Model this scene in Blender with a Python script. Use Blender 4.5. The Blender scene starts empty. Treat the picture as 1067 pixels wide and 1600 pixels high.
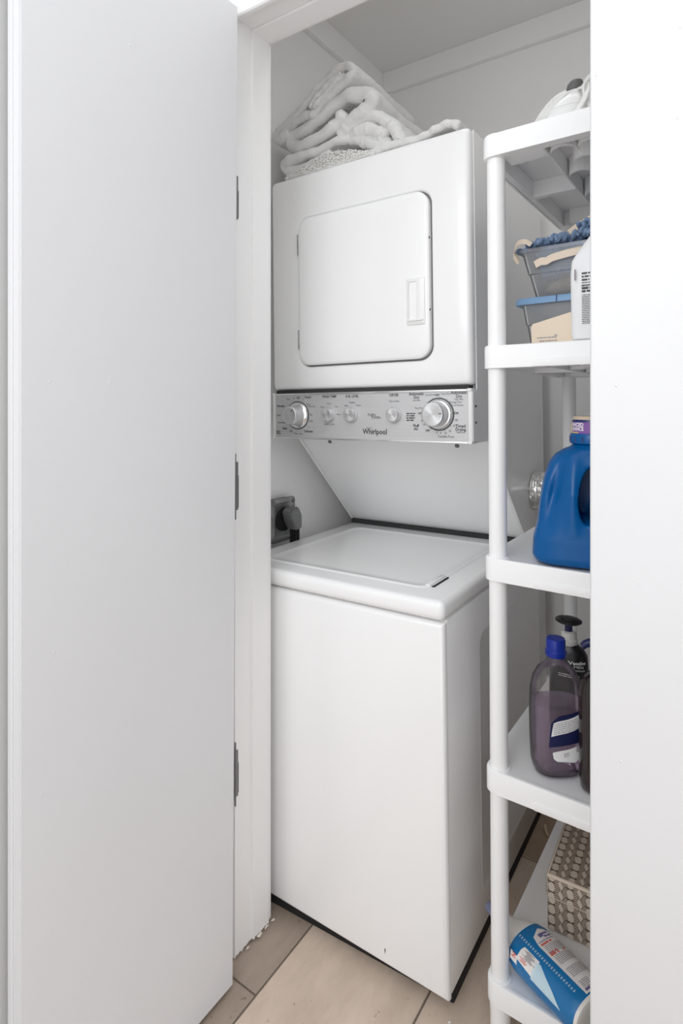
import bpy, bmesh, math, random
from mathutils import Vector, Matrix, noise
random.seed(7)
R = math.radians
PI = math.pi
SC = bpy.context.scene
COL = SC.collection

# ------------------------------------------------------------------ camera, light, exposure
cam_d = bpy.data.cameras.new('camera')
cam = bpy.data.objects.new('camera', cam_d); COL.objects.link(cam)
cam.location = (0, 0, 1.2)
cam.rotation_euler = (R(90), 0, math.atan2(610, 902))
cam_d.sensor_width = 36
cam_d.lens = 902 / 1600 * 36
cam_d.shift_y = -175 / 1600
cam_d.clip_start = 0.01
SC.camera = cam

world = bpy.data.worlds.new('world'); SC.world = world
world.use_nodes = True
bg = world.node_tree.nodes['Background']
bg.inputs[0].default_value = (0.965, 0.98, 1.0, 1)
bg.inputs[1].default_value = 1.27

def area(name, loc, rot, sx, sy, power, color=(1, 1, 1)):
    d = bpy.data.lights.new(name, 'AREA'); d.shape = 'RECTANGLE'; d.size = sx; d.size_y = sy
    d.energy = power; d.color = color
    o = bpy.data.objects.new(name, d); COL.objects.link(o)
    o.location = loc; o.rotation_euler = rot
    return o
area('hall_fill_light', (-0.42, -1.05, 2.02), (R(70), 0, R(4)), 0.9, 0.8, 2.9, (.96, .98, 1)).data.spread = R(95)  # soft fill added behind the camera, aimed at the closet; no fixture
area('closet_fill_light', (-0.25, 1.16, 2.405), (R(12), 0, 0), 0.8, 0.2, 1.4)  # unseen fill added behind the header to brighten the closet interior
SC.cycles.max_bounces = 20; SC.cycles.diffuse_bounces = 14; SC.cycles.glossy_bounces = 6; SC.cycles.transparent_max_bounces = 20
SC.view_settings.view_transform = 'Standard'
SC.view_settings.look = 'None'
SC.view_settings.gamma = 1
SC.view_settings.use_curve_mapping = False
SC.view_settings.exposure = 0.22

# ------------------------------------------------------------------ materials
def mat(name, col, rough=0.5, metal=0.0, trans=0.0, ior=1.45, bump=0, bscale=60, var=0.0, vscale=4, coat=0.0, stretch=None, spec=0.5):
    m = bpy.data.materials.new(name); m.use_nodes = True
    nt = m.node_tree; b = nt.nodes['Principled BSDF']
    b.inputs['Base Color'].default_value = (*col, 1)
    b.inputs['Roughness'].default_value = rough
    b.inputs['Metallic'].default_value = metal
    b.inputs['Transmission Weight'].default_value = trans
    b.inputs['IOR'].default_value = ior
    b.inputs['Coat Weight'].default_value = coat
    b.inputs['Specular IOR Level'].default_value = spec
    if bump or var:
        tc = nt.nodes.new('ShaderNodeTexCoord'); mp = nt.nodes.new('ShaderNodeMapping')
        nt.links.new(tc.outputs['Object'], mp.inputs[0])
        if stretch: mp.inputs['Scale'].default_value = stretch
    if var:
        n = nt.nodes.new('ShaderNodeTexNoise'); n.inputs['Scale'].default_value = vscale; n.inputs['Detail'].default_value = 6
        nt.links.new(mp.outputs[0], n.inputs['Vector'])
        r = nt.nodes.new('ShaderNodeMapRange'); r.inputs[1].default_value = 0.3; r.inputs[2].default_value = 0.7
        r.inputs[3].default_value = 1 - var; r.inputs[4].default_value = 1 + var
        nt.links.new(n.outputs[0], r.inputs[0])
        mx = nt.nodes.new('ShaderNodeVectorMath'); mx.operation = 'SCALE'; mx.inputs[0].default_value = col
        nt.links.new(r.outputs[0], mx.inputs['Scale']); nt.links.new(mx.outputs[0], b.inputs['Base Color'])
    if bump:
        n2 = nt.nodes.new('ShaderNodeTexNoise'); n2.inputs['Scale'].default_value = bscale; n2.inputs['Detail'].default_value = 4
        nt.links.new(mp.outputs[0], n2.inputs['Vector'])
        bp = nt.nodes.new('ShaderNodeBump'); bp.inputs['Strength'].default_value = bump; bp.inputs['Distance'].default_value = 0.004
        nt.links.new(n2.outputs[0], bp.inputs['Height']); nt.links.new(bp.outputs[0], b.inputs['Normal'])
    return m
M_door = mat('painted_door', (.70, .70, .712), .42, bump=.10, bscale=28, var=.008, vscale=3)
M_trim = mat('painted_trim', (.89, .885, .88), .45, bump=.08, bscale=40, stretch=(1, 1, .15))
M_wall = mat('closet_wall_paint', (.90, .895, .89), .6, bump=.08, bscale=35, var=.012, vscale=3)
M_ceil = mat('closet_ceiling_paint', (.85, .845, .835), .7, bump=.1, bscale=40)
M_hall = mat('hall_wall_paint', (.66, .66, .65), .6, bump=.1, bscale=50)
M_enamel = mat('white_enamel', (.90, .90, .90), .22, coat=.25)
M_side = mat('white_enamel_side', (.91, .905, .905), .16)
M_wplastic = mat('white_plastic', (.91, .91, .91), .34, bump=.03, bscale=90)
M_wplastic2 = mat('white_gloss_plastic', (.82, .82, .81), .25)
M_black = mat('black_rubber', (.012, .012, .013), .7)
M_dark = mat('dark_gap', (.035, .035, .036), .8)
M_print = mat('panel_print', (.05, .05, .052), .6)
M_steel = mat('brushed_steel', (.62, .62, .625), .55, metal=.6, bump=.12, bscale=60, stretch=(.02, 1, 6))
M_chrome = mat('satin_chrome', (.78, .78, .78), .2, metal=.9)
M_knob = mat('knob_metal', (.72, .72, .72), .28, metal=.85)
_nt = M_knob.node_tree; _tg = _nt.nodes.new('ShaderNodeTangent'); _tg.direction_type = 'RADIAL'; _tg.axis = 'Y'
_nt.links.new(_tg.outputs[0], _nt.nodes['Principled BSDF'].inputs['Tangent']); _nt.nodes['Principled BSDF'].inputs['Anisotropic'].default_value = .75; _nt.nodes['Principled BSDF'].inputs['Roughness'].default_value = .38
M_hinge = mat('worn_hinge_metal', (.22, .22, .22), .5, metal=.5)
M_zinc = mat('weathered_zinc', (.30, .30, .30), .4, metal=.7, var=.35, vscale=30)
M_plug = mat('grey_plug_plastic', (.19, .19, .19), .5)
M_towel = mat('towel_terry', (.76, .757, .745), .95, bump=.55, bscale=420, spec=.1)
M_shag = mat('shag_cotton', (.80, .795, .775), .95, spec=.1)
M_blue = mat('blue_chenille', (.20, .285, .43), .95, bump=.5, bscale=500, var=.25, vscale=30, spec=.1)
M_cream = mat('cream_tape', (.78, .66, .54), .8, bump=.1, bscale=300)
M_envelope = mat('manila_paper', (.80, .68, .54), .8, bump=.05, bscale=80)
M_lid = mat('dusty_blue_plastic', (.19, .33, .52), .35)
M_brown = mat('brown_sponge', (.36, .29, .23), .8, var=.3, vscale=30)
M_tan = mat('tan_scrubber', (.62, .45, .32), .8, var=.15, vscale=60)
M_pink = mat('pink_cloth', (.55, .25, .36), .8)
M_jug = mat('jug_white_plastic', (.84, .85, .86), .3)
M_det = mat('blue_bottle_plastic', (.0, .095, .31), .26, spec=.32)
M_navy = mat('navy_cap', (.008, .02, .12), .3)
M_purple = mat('purple_sleeve', (.23, .10, .36), .4)
M_white = mat('white_print', (.88, .88, .88), .5)
M_gold = mat('yellow_print', (.72, .50, .15), .5)
M_captop = mat('beige_cap_top', (.62, .50, .38), .4)
M_bluecap = mat('royal_blue_cap', (.006, .028, .30), .25)
M_navylabel = mat('navy_label', (.012, .016, .075), .4)
M_blk = mat('black_bottle_plastic', (.010, .010, .012), .3)
M_brn = mat('dark_brown_bottle', (.018, .010, .009), .15, coat=.3)
M_collar = mat('translucent_collar', (.62, .61, .58), .35)
M_wipe = mat('bright_blue_plastic', (.006, .17, .43), .26, coat=.2)
M_wipew = mat('cream_white_plastic', (.86, .83, .78), .35)
M_label = mat('label_paper', (.84, .80, .77), .5)
M_red = mat('red_print', (.68, .16, .13), .5)
M_grey = mat('grey_print', (.30, .27, .30), .5)
M_lightblue = mat('pale_blue_print', (.55, .72, .80), .5)
M_violet = mat('violet_print', (.16, .13, .30), .5)
M_foil = mat('aluminium_foil', (.92, .92, .91), .24, metal=1.0, bump=.8, bscale=60)
M_applgrey = mat('dark_grey_tip', (.12, .12, .12), .6)
M_cord = mat('white_cord', (.78, .78, .76), .45)
M_grout = mat('grout', (.20, .165, .135), .9)
M_wood = mat('raw_wood', (.66, .50, .36), .8)
M_chip = mat('chipped_filler', (.74, .68, .61), .8)
M_greyblue = mat('grey_blue_nozzle', (.20, .21, .33), .4)

def thin_clear(name, tint, haze, hazecol, gloss=.05, rough=.05):
    m = bpy.data.materials.new(name); m.use_nodes = True
    nt = m.node_tree; nt.nodes.clear(); N = nt.nodes.new
    out = N('ShaderNodeOutputMaterial'); tr = N('ShaderNodeBsdfTransparent'); tr.inputs[0].default_value = (*tint, 1)
    df = N('ShaderNodeBsdfDiffuse'); df.inputs[0].default_value = (*hazecol, 1)
    tl = N('ShaderNodeBsdfTranslucent'); tl.inputs[0].default_value = (*hazecol, 1)
    mh = N('ShaderNodeMixShader'); mh.inputs[0].default_value = .5
    nt.links.new(df.outputs[0], mh.inputs[1]); nt.links.new(tl.outputs[0], mh.inputs[2])
    m1 = N('ShaderNodeMixShader'); m1.inputs[0].default_value = haze
    nt.links.new(tr.outputs[0], m1.inputs[1]); nt.links.new(mh.outputs[0], m1.inputs[2])
    gl = N('ShaderNodeBsdfGlossy'); gl.inputs['Roughness'].default_value = rough
    fr = N('ShaderNodeFresnel'); fr.inputs[0].default_value = 1.35
    m2 = N('ShaderNodeMixShader'); nt.links.new(fr.outputs[0], m2.inputs[0])
    nt.links.new(m1.outputs[0], m2.inputs[1]); nt.links.new(gl.outputs[0], m2.inputs[2]); nt.links.new(m2.outputs[0], out.inputs[0])
    return m
M_clear = thin_clear('clear_frosted_plastic', (.97, .97, .97), .26, (.93, .93, .93), rough=.2)
M_pet = thin_clear('clear_bottle_plastic', (.97, .955, .95), .06, (.7, .66, .62))
M_liquid = thin_clear('lilac_liquid', (.80, .71, .84), .34, (.56, .46, .60))
def tile_mat(name, col):
    m = bpy.data.materials.new(name); m.use_nodes = True
    nt = m.node_tree; b = nt.nodes['Principled BSDF']
    tc = nt.nodes.new('ShaderNodeTexCoord'); mp = nt.nodes.new('ShaderNodeMapping')
    nt.links.new(tc.outputs['Object'], mp.inputs[0]); mp.inputs['Scale'].default_value = (1, .35, 1)
    n = nt.nodes.new('ShaderNodeTexNoise'); n.inputs['Scale'].default_value = 14; n.inputs['Detail'].default_value = 9; n.inputs['Roughness'].default_value = .7
    nt.links.new(mp.outputs[0], n.inputs['Vector'])
    cr = nt.nodes.new('ShaderNodeValToRGB')
    cr.color_ramp.elements[0].position = .25; cr.color_ramp.elements[0].color = (col[0]*.80, col[1]*.77, col[2]*.74, 1)
    cr.color_ramp.elements[1].position = .75; cr.color_ramp.elements[1].color = (col[0]*1.14, col[1]*1.14, col[2]*1.14, 1)
    nt.links.new(n.outputs[0], cr.inputs[0])
    n3 = nt.nodes.new('ShaderNodeTexNoise'); n3.inputs['Scale'].default_value = 55; n3.inputs['Detail'].default_value = 3
    nt.links.new(tc.outputs['Object'], n3.inputs['Vector'])
    cr3 = nt.nodes.new('ShaderNodeValToRGB')
    cr3.color_ramp.elements[0].position = .27; cr3.color_ramp.elements[0].color = (.45, .4, .36, 1)
    cr3.color_ramp.elements[1].position = .33; cr3.color_ramp.elements[1].color = (1, 1, 1, 1)
    nt.links.new(n3.outputs[0], cr3.inputs[0])
    mx = nt.nodes.new('ShaderNodeMix'); mx.data_type = 'RGBA'; mx.blend_type = 'MULTIPLY'; mx.inputs['Factor'].default_value = .8
    nt.links.new(cr.outputs[0], mx.inputs['A']); nt.links.new(cr3.outputs[0], mx.inputs['B'])
    nt.links.new(mx.outputs['Result'], b.inputs['Base Color'])
    b.inputs['Roughness'].default_value = .5
    bp = nt.nodes.new('ShaderNodeBump'); bp.inputs['Strength'].default_value = .15; bp.inputs['Distance'].default_value = .003
    nt.links.new(n.outputs[0], bp.inputs['Height']); nt.links.new(bp.outputs[0], b.inputs['Normal'])
    return m
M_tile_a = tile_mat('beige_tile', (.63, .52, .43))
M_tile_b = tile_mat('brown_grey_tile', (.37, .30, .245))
M_tile_shade = tile_mat('shaded_brown_tile', (.42, .31, .22))  # brown variant with the closet's warm shade put into its colour

# ------------------------------------------------------------------ geometry helpers
def link(name, me, m=None, parent=None, smooth=True, angle=35):
    if m is not None:
        me.materials.clear(); me.materials.append(m)
    if smooth:
        me.shade_smooth(); me.set_sharp_from_angle(angle=R(angle))
    o = bpy.data.objects.new(name, me); COL.objects.link(o)
    if parent: o.parent = parent
    return o
def obj(name, bm, m, parent=None, smooth=True, angle=35):
    bmesh.ops.recalc_face_normals(bm, faces=bm.faces)
    me = bpy.data.meshes.new(name); bm.to_mesh(me); bm.free()
    return link(name, me, m, parent, smooth, angle)
def B(): return bmesh.new()
def add_box(bm, lo, hi, bev=0, seg=2, only=None):
    t = bmesh.new()
    v = [t.verts.new((x, y, z)) for x in (lo[0], hi[0]) for y in (lo[1], hi[1]) for z in (lo[2], hi[2])]
    for f in ((0,1,3,2),(4,6,7,5),(0,4,5,1),(2,3,7,6),(0,2,6,4),(1,5,7,3)): t.faces.new([v[i] for i in f])
    if bev:
        ed = [e for e in t.edges if only is None or only(e)]
        bmesh.ops.bevel(t, geom=ed, offset=bev, segments=seg, affect='EDGES', profile=.5)
    merge(bm, t)
    return bm
def merge(bm, t, mtx=None):
    if mtx is not None: bmesh.ops.transform(t, matrix=mtx, verts=t.verts)
    me = bpy.data.meshes.new('tmp'); t.to_mesh(me); t.free(); bm.from_mesh(me); bpy.data.meshes.remove(me)
def box(lo, hi, bev=0, seg=2, only=None): return add_box(B(), lo, hi, bev, seg, only)
def vertical(e): return abs(e.verts[0].co.z - e.verts[1].co.z) > 1e-6 and abs(e.verts[0].co.x - e.verts[1].co.x) < 1e-6 and abs(e.verts[0].co.y - e.verts[1].co.y) < 1e-6
def loft(bm, rings, cap0=True, cap1=True, closed=True):
    vs = [[bm.verts.new(p) for p in r] for r in rings]
    n = len(vs[0])
    for a, b in zip(vs, vs[1:]):
        for i in range(n if closed else n - 1):
            j = (i + 1) % n
            bm.faces.new((a[i], a[j], b[j], b[i]))
    if cap0: bm.faces.new(vs[0][::-1])
    if cap1: bm.faces.new(vs[-1])
    return bm
def sup(cx, cy, rx, ry, z, n=40, e=2.0, rot=0):
    out = []
    for i in range(n):
        a = 2*PI*i/n; c, s = math.cos(a), math.sin(a)
        x = rx*math.copysign(abs(c)**(2/e), c); y = ry*math.copysign(abs(s)**(2/e), s)
        out.append((cx + x*math.cos(rot) - y*math.sin(rot), cy + x*math.sin(rot) + y*math.cos(rot), z))
    return out
def lathe(bm, prof, c=(0, 0, 0), axis='z', n=32):
    def P(r, h, a):
        u, v = r*math.cos(a), r*math.sin(a)
        if axis == 'z': return (c[0]+u, c[1]+v, c[2]+h)
        if axis == 'y': return (c[0]+u, c[1]+h, c[2]+v)
        return (c[0]+h, c[1]+u, c[2]+v)
    return loft(bm, [[P(r, h, 2*PI*i/n) for i in range(n)] for r, h in prof])
def rrect(x0, x1, y0, y1, r, n=6):
    pts = []
    for cx, cy, a0 in ((x1-r, y1-r, 0), (x0+r, y1-r, 90), (x0+r, y0+r, 180), (x1-r, y0+r, 270)):
        for k in range(n+1):
            a = R(a0 + 90*k/n); pts.append((cx + r*math.cos(a), cy + r*math.sin(a)))
    return pts
def inset2(pts, d):
    n = len(pts); cx = sum(p[0] for p in pts)/n; cy = sum(p[1] for p in pts)/n
    w = max(p[0] for p in pts)-cx; h = max(p[1] for p in pts)-cy
    return [(cx+(p[0]-cx)*(w-d)/w, cy+(p[1]-cy)*(h-d)/h) for p in pts]
def prism(bm, pts, f0, f1, axis='z', bev=0, bev_end='both'):
    def P(p, h):
        return {'z': (p[0], p[1], h), 'y': (p[0], h, p[1]), 'x': (h, p[0], p[1])}[axis]
    s = 1 if f1 > f0 else -1
    rings = []
    if bev and bev_end in ('both', 'start'):
        rings += [[P(p, f0) for p in inset2(pts, bev)], [P(p, f0+s*bev*.3) for p in inset2(pts, bev*.3)]]
    rings += [[P(p, f0+(s*bev if bev and bev_end in ('both', 'start') else 0)) for p in pts]]
    if bev and bev_end in ('both', 'end'):
        rings += [[P(p, f1-s*bev) for p in pts], [P(p, f1-s*bev*.3) for p in inset2(pts, bev*.3)], [P(p, f1) for p in inset2(pts, bev)]]
    else: rings += [[P(p, f1) for p in pts]]
    return loft(bm, rings)
def cr(pts, n, closed=False):
    P = [Vector(p) for p in pts]
    if closed: P = [P[-1]] + P + [P[0], P[1]]
    else: P = [2*P[0]-P[1]] + P + [2*P[-1]-P[-2]]
    out = []; segs = len(P)-3
    for i in range(n + (0 if closed else 1)):
        t = i/n*segs; k = min(int(t), segs-1); u = t-k
        a, b, c, d = P[k:k+4]
        out.append(.5*((2*b)+(c-a)*u+(2*a-5*b+4*c-d)*u*u+(3*b-a-3*c+d)*u**3))
    return out
def tube(bm, pts, r, n=8, samples=None, closed=False):
    pts = cr(pts, samples, closed) if samples else [Vector(p) for p in pts]
    up = None; rings = []
    N = len(pts)
    for i, p in enumerate(pts):
        if closed: t = pts[(i+1) % N]-pts[i-1]
        else: t = pts[min(i+1, N-1)]-pts[max(i-1, 0)]
        t.normalize()
        if up is None:
            up = t.orthogonal().normalized()
        up = (up - t*up.dot(t)).normalized(); w = t.cross(up)
        rr = r(i/(N-1)) if callable(r) else r
        rings.append([p+up*rr*math.cos(2*PI*k/n)+w*rr*math.sin(2*PI*k/n) for k in range(n)])
    if closed: rings.append(rings[0]); return loft(bm, rings, False, False)
    return loft(bm, rings)
def evaluated(o):
    dg = bpy.context.evaluated_depsgraph_get(); dg.update()
    me = bpy.data.meshes.new_from_object(o.evaluated_get(dg))
    return me
def text_mesh(s, size, align='CENTER', bold=0):
    c = bpy.data.curves.new('t', 'FONT'); c.body = s; c.size = size; c.align_x = align; c.align_y = 'CENTER'
    c.offset = bold; c.resolution_u = 2
    o = bpy.data.objects.new('t', c); COL.objects.link(o)
    me = evaluated(o)
    bpy.data.objects.remove(o); bpy.data.curves.remove(c)
    return me
def add_text(bm, s, size, fn, align='CENTER', bold=0, sx=1.0, rot=0, at=(0, 0)):
    """flat lettering, laid on a surface by fn(u, v) -> point"""
    me = text_mesh(s, size, align, bold); t = bmesh.new(); t.from_mesh(me); bpy.data.meshes.remove(me)
    for v in t.verts:
        x, y = v.co.x*sx, v.co.y
        v.co = fn(at[0]+x*math.cos(rot)-y*math.sin(rot), at[1]+x*math.sin(rot)+y*math.cos(rot))
    merge(bm, t)
def quad_uv(bm, fn, u0, u1, v0, v1, nu=1, nv=1, pts=None):
    g = [[bm.verts.new(fn(u0+(u1-u0)*i/nu, v0+(v1-v0)*j/nv)) for j in range(nv+1)] for i in range(nu+1)]
    for i in range(nu):
        for j in range(nv): bm.faces.new((g[i][j], g[i+1][j], g[i+1][j+1], g[i][j+1]))
def patch_uv(bm, fn, outline, n=18):
    """surface patch bounded by a u-v outline, sliced so that it can follow a curve"""
    vs = [p[1] for p in outline]; lo, hi = min(vs), max(vs); rows = []
    for k in range(n+1):
        v = lo+(hi-lo)*(k/n*.9998+.0001); xs = []
        for (a, b), (c, d) in zip(outline, outline[1:]+outline[:1]):
            if (b-v)*(d-v) < 0: xs.append(a+(c-a)*(v-b)/(d-b))
        rows.append((v, min(xs), max(xs)))
    g = [[bm.verts.new(fn(u0+(u1-u0)*i/8, v)) for i in range(9)] for v, u0, u1 in rows]
    for a, b in zip(g, g[1:]):
        for i in range(8): bm.faces.new((a[i], a[i+1], b[i+1], b[i]))
def fine_print(bm, fn, u0, u1, v1, lines, pitch, h, seed=1, ragged=.3):
    rn = random.Random(seed)
    for k in range(lines):
        v = v1-k*pitch; u = u0; end = u1-rn.random()*ragged*(u1-u0)
        while u < end:
            w = rn.uniform(1.2, 4.5)*h; w = min(w, end-u)
            if w > h*.5: quad_uv(bm, fn, u, u+w, v-h/2, v+h/2, 1, 1)
            u += w+h*.55
def thing(name, label, cat, loc=(0, 0, 0), rot=(0, 0, 0), group=None):
    o = bpy.data.objects.new(name, None); COL.objects.link(o)
    o.empty_display_size = .05
    o.location = loc; o.rotation_euler = rot; o['label'] = label; o['category'] = cat
    if group: o['group'] = group
    return o
def tag(o, label, cat, group=None):
    o['label'] = label; o['category'] = cat
    if group: o['group'] = group
    return o
def struct(o): o['kind'] = 'structure'; return o
def K_(o): o['kind'] = 'stuff'; return o
def L_(o, s): o['label'] = s; return o

# ------------------------------------------------------------------ the room shell
XL, YB, XR, ZC, YI = -1.10, 1.892, .62, 2.421, 1.013
floor = struct(obj('floor', box((-2.6, -1.6, -.06), (1.6, 1.95, -.004)), M_grout, smooth=False))
W, LEN, gap = .2875, .604, .004
for ci in range(-5, 7):
    x0 = -.7955+ci*W
    off = {-1: .868, 0: .70, 1: 1.526-LEN}.get(ci, .868 if ci % 2 else .70)
    for k in range(-5, 3):
        y0 = off+k*LEN; y1 = min(y0+LEN, 1.9)
        if y1-y0 < .02 or y0 < -1.6: continue
        m = M_tile_b if ci <= -1 else (M_tile_shade if (ci == 1 and k == 1) or ci > 1 else M_tile_a)
        w = x0+gap/2; lo = (w, y0+gap/2, -.006); hi = (x0+W-gap/2, y1-gap/2, 0)
        if lo[0] < -2.6 or hi[0] > 1.6: continue
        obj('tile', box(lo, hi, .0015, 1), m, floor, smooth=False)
struct(obj('wall_left', box((XL-.09, YI, 0), (XL, YB+.09, ZC)), M_wall, smooth=False))
struct(obj('wall_back', box((XL-.09, YB, 0), (XR+.09, YB+.09, ZC)), M_wall, smooth=False))
struct(obj('wall_right', box((XR, YI, 0), (XR+.09, YB, ZC)), M_wall, smooth=False))
struct(obj('ceiling', box((XL-.09, .895, ZC), (XR+.09, YB+.09, ZC+.05)), M_ceil, smooth=False))
bm = box((-2.6, .897, 0), (-.905, YI, ZC)); add_box(bm, (-.905, .897, 2.045), (.40, YI, ZC)); add_box(bm, (.40, .897, 0), (1.6, YI, ZC))
struct(obj('wall_front', bm, M_hall, smooth=False))
struct(obj('wall_hall', box((-.97, -1.6, 0), (-.893, .897, ZC)), M_hall, smooth=False))
bm = box((XL, YI, ZC-.078), (XL+.02, YB, ZC), .002, 1); struct(obj('trim_3', bm, M_wall, smooth=False))
bm = box((XL+.02, YB-.02, ZC-.078), (XR, YB, ZC), .002, 1); struct(obj('trim_4', bm, M_wall, smooth=False))
# left jamb: stepped board whose foot is broken and ragged
def jamb_board(x0, x1, y0, y1, z1, seed, amp, bev=.002):
    rn = random.Random(seed); n = max(6, int((y1-y0)/.004)); bm = B()
    zb = [max(0.0008, amp*(.55*rn.random()+.45*abs(math.sin(i*1.3+seed)))) for i in range(n+1)]
    ys = [y0+(y1-y0)*i/n for i in range(n+1)]
    prof = [(ys[i], zb[i]) for i in range(n+1)]+[(y1, z1), (y0, z1)]
    v0 = [bm.verts.new((x0, y, z)) for y, z in prof]; v1 = [bm.verts.new((x1, y, z)) for y, z in prof]
    N = len(prof)
    for i in range(N): bm.faces.new((v0[i], v0[(i+1) % N], v1[(i+1) % N], v1[i]))
    bmesh.ops.triangle_fill(bm, edges=[e for e in bm.edges if all(v.co.x == v0[0].co.x for v in e.verts)], use_beauty=True)
    bmesh.ops.triangle_fill(bm, edges=[e for e in bm.edges if all(v.co.x == v1[0].co.x for v in e.verts)], use_beauty=True)
    return bm
jamb = struct(obj('trim_1', jamb_board(-.904, -.8822, .897, 1.013, 2.045, 3, .009), M_trim, smooth=False))
obj('door_stop', jamb_board(-.8824, -.877, .9476, 1.0005, 2.02, 5, .010), M_trim, jamb, smooth=False)
bm = B()
for i in range(9):
    y = random.choice((.902, .925, .955, .975, .997))+.014*random.random(); t = B(); bmesh.ops.create_icosphere(t, subdivisions=1, radius=1)
    for v in t.verts: v.co = Vector((v.co.x*.002, v.co.y*(.0025+.006*random.random()**2), v.co.z*.0016))*random.uniform(.6, 1.5)+Vector((-.876+.004*random.random(), y, .004+.003*random.random()))
    merge(bm, t)
o = L_(obj('splinter', bm, M_chip, jamb, smooth=False), 'raw wood and filler crumbling along the jamb foot'); o['kind'] = 'stuff'
bm = box((-.8822, .897, 2.02), (.366, 1.013, 2.045), .001, 1); header = struct(obj('trim_2', bm, M_trim, smooth=False))
obj('door_stop', box((-.877, .9476, 2.0145), (.366, 1.0005, 2.0202), .001, 1), M_trim, header, smooth=False)
obj('casing', box((-.893, .883, 2.008), (.40, .897, 2.09), .003, 1), M_trim, header, smooth=False)
# open left door: hinge edge planed a little out of plumb
bm = B()
y0, yb, yt, xo, xi, zt = .4244, .8500, .8640, -.8760, -.8407, 2.008
v = [bm.verts.new(p) for p in ((xo, y0, .010), (xi, y0, .010), (xi, yb, .010), (xo, yb, .010), (xo, y0, zt), (xi, y0, zt), (xi, yt, zt), (xo, yt, zt))]
for f in ((0,3,2,1),(4,5,6,7),(0,1,5,4),(1,2,6,5),(2,3,7,6),(3,0,4,7)): bm.faces.new([v[i] for i in f])
bmesh.ops.bevel(bm, geom=list(bm.edges), offset=.0022, segments=2, affect='EDGES')
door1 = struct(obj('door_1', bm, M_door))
obj('edge_bead', box((-.8615, .4222, .012), (-.8585, .4250, zt-.002), .0008, 1), M_door, door1)
rn = random.Random(4)
bm = B()
for k in range(26):       # paint runs and chips left on the door face
    y, z = rn.uniform(.45, .83), rn.uniform(.1, 1.9); t = B(); bmesh.ops.create_icosphere(t, subdivisions=2, radius=1)
    a, b = rn.uniform(.001, .0022), rn.uniform(.001, .004)
    for w in t.verts: w.co = Vector((xi+w.co.x*.0005, y+w.co.y*a, z+w.co.z*b))
    merge(bm, t)
o = obj('paint_drip', bm, M_door, door1); o['kind'] = 'stuff'
for z0, z1 in ((1.588, 1.681), (.964, 1.067), (.350, .448)):
    bm = box((-.8822, .8965, z0), (-.8790, .9040, z1), .0006, 1)
    add_box(bm, (-.8822, .9062, z0+.004), (-.8812, .9075, z1-.03))
    h = L_(obj('hinge', bm, M_hinge, door1, smooth=False), 'dark grey hinge leaf with chipped paint')
    bm = B(); lathe(bm, [(.0045, z0), (.0045, z1)], (-.8905, .886, 0), 'z', 10); obj('knuckle', bm, M_hinge, h)
    bm = B(); y = .8965
    pts = [(y-.001, z0-.02), (y-.0018, z0+.012), (y-.001, z0+.04), (y-.002, z0+.05), (y-.001, z1+.018), (y+.0015, z1+.018), (y+.0015, z0-.02)]
    prism(bm, pts, -.8822, -.8795, 'x'); obj('chipped_edge', bm, M_hinge, h, smooth=False)
bm = box((-.52, 0, .010), (0, .035, 2.008), .003, 3)
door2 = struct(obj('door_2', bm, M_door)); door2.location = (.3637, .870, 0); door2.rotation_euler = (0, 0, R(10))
bm = B()
for k in range(34):
    x, z = rn.uniform(-.515, -.3), rn.uniform(.1, 1.9); t = B(); bmesh.ops.create_icosphere(t, subdivisions=2, radius=1)
    a, b = rn.uniform(.0006, .0015), rn.uniform(.0008, .003); y = 0
    if k < 12: x, y, a = -.5195, .033, .0009
    for w in t.verts: w.co = Vector((x+w.co.x*a, y+w.co.y*.0006, z+w.co.z*b))
    merge(bm, t)
o = obj('paint_drip', bm, M_door, door2); o['kind'] = 'stuff'
struct(obj('trim_5', box((.366, .897, 0), (.40, YI, 2.045), .002, 1), M_trim, smooth=False))

# ------------------------------------------------------------------ stacked washer and dryer
LEAN = R(-.8); MW = .572
wd = thing('washer_dryer', 'white stacked washer and dryer unit with a slanted back panel, standing in the closet', 'laundry unit', (-.4544, 1.041, .03), (0, LEAN, 0))
def mo(name, bm, m, parent=wd, smooth=True, angle=35): return obj(name, bm, m, parent, smooth, angle)
bm = B()
sl = -math.tan(LEAN)
add_box(bm, (-MW+.03, .03, 0), (-.004, .70, .04))
for v in bm.verts:
    if v.co.y < .1: v.co.y = .004 if v.co.x < -.3 else .034
    if v.co.z < .01: v.co.z = -.0292-v.co.x*math.tan(LEAN)*-1
mo('base_frame', bm, M_black, smooth=False)
bm = box((-MW, .017, .004), (0, .735, .735), .003, 2)
cab = mo('washer_cabinet', bm, M_side)
for (ya, yb2, za, zb2) in ((.185, .66, .075, .655),):    # pressed panel outline on the right side
    out = rrect(ya, yb2, za, zb2, .03); bm = B()
    rings = []
    for d, x in ((0, 0), (.002, .0007), (.005, .0007), (.007, .0001)):
        rings.append([(x, p[0], p[1]) for p in inset2(out, d)])
    loft(bm, rings, True, True); mo('pressed_panel', bm, M_side, cab)
bm = box((-MW, 0, 0), (0, .0145, .7325), .0105, 4, lambda e: max(e.verts[0].co.y, e.verts[1].co.y) < .001 or False)
mo('washer_front_panel', bm, M_enamel)
bm = B(); quad_uv(bm, lambda u, v: (u, -.0003, v), -.1412, -.1398, .026, .0365); quad_uv(bm, lambda u, v: (u, -.0003, v), -.1398, -.1386, .031, .0345)
L_(mo('scratch', bm, M_dark, smooth=False), 'small dark chip in the enamel')
deck = mo('top_deck', box((-MW-.002, -.005, .7375), (.002, .735, .777), .013, 4), M_enamel)
lid_o = rrect(-.513, -.058, .055, .488, .03)
bm = B(); rings = []
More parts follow.
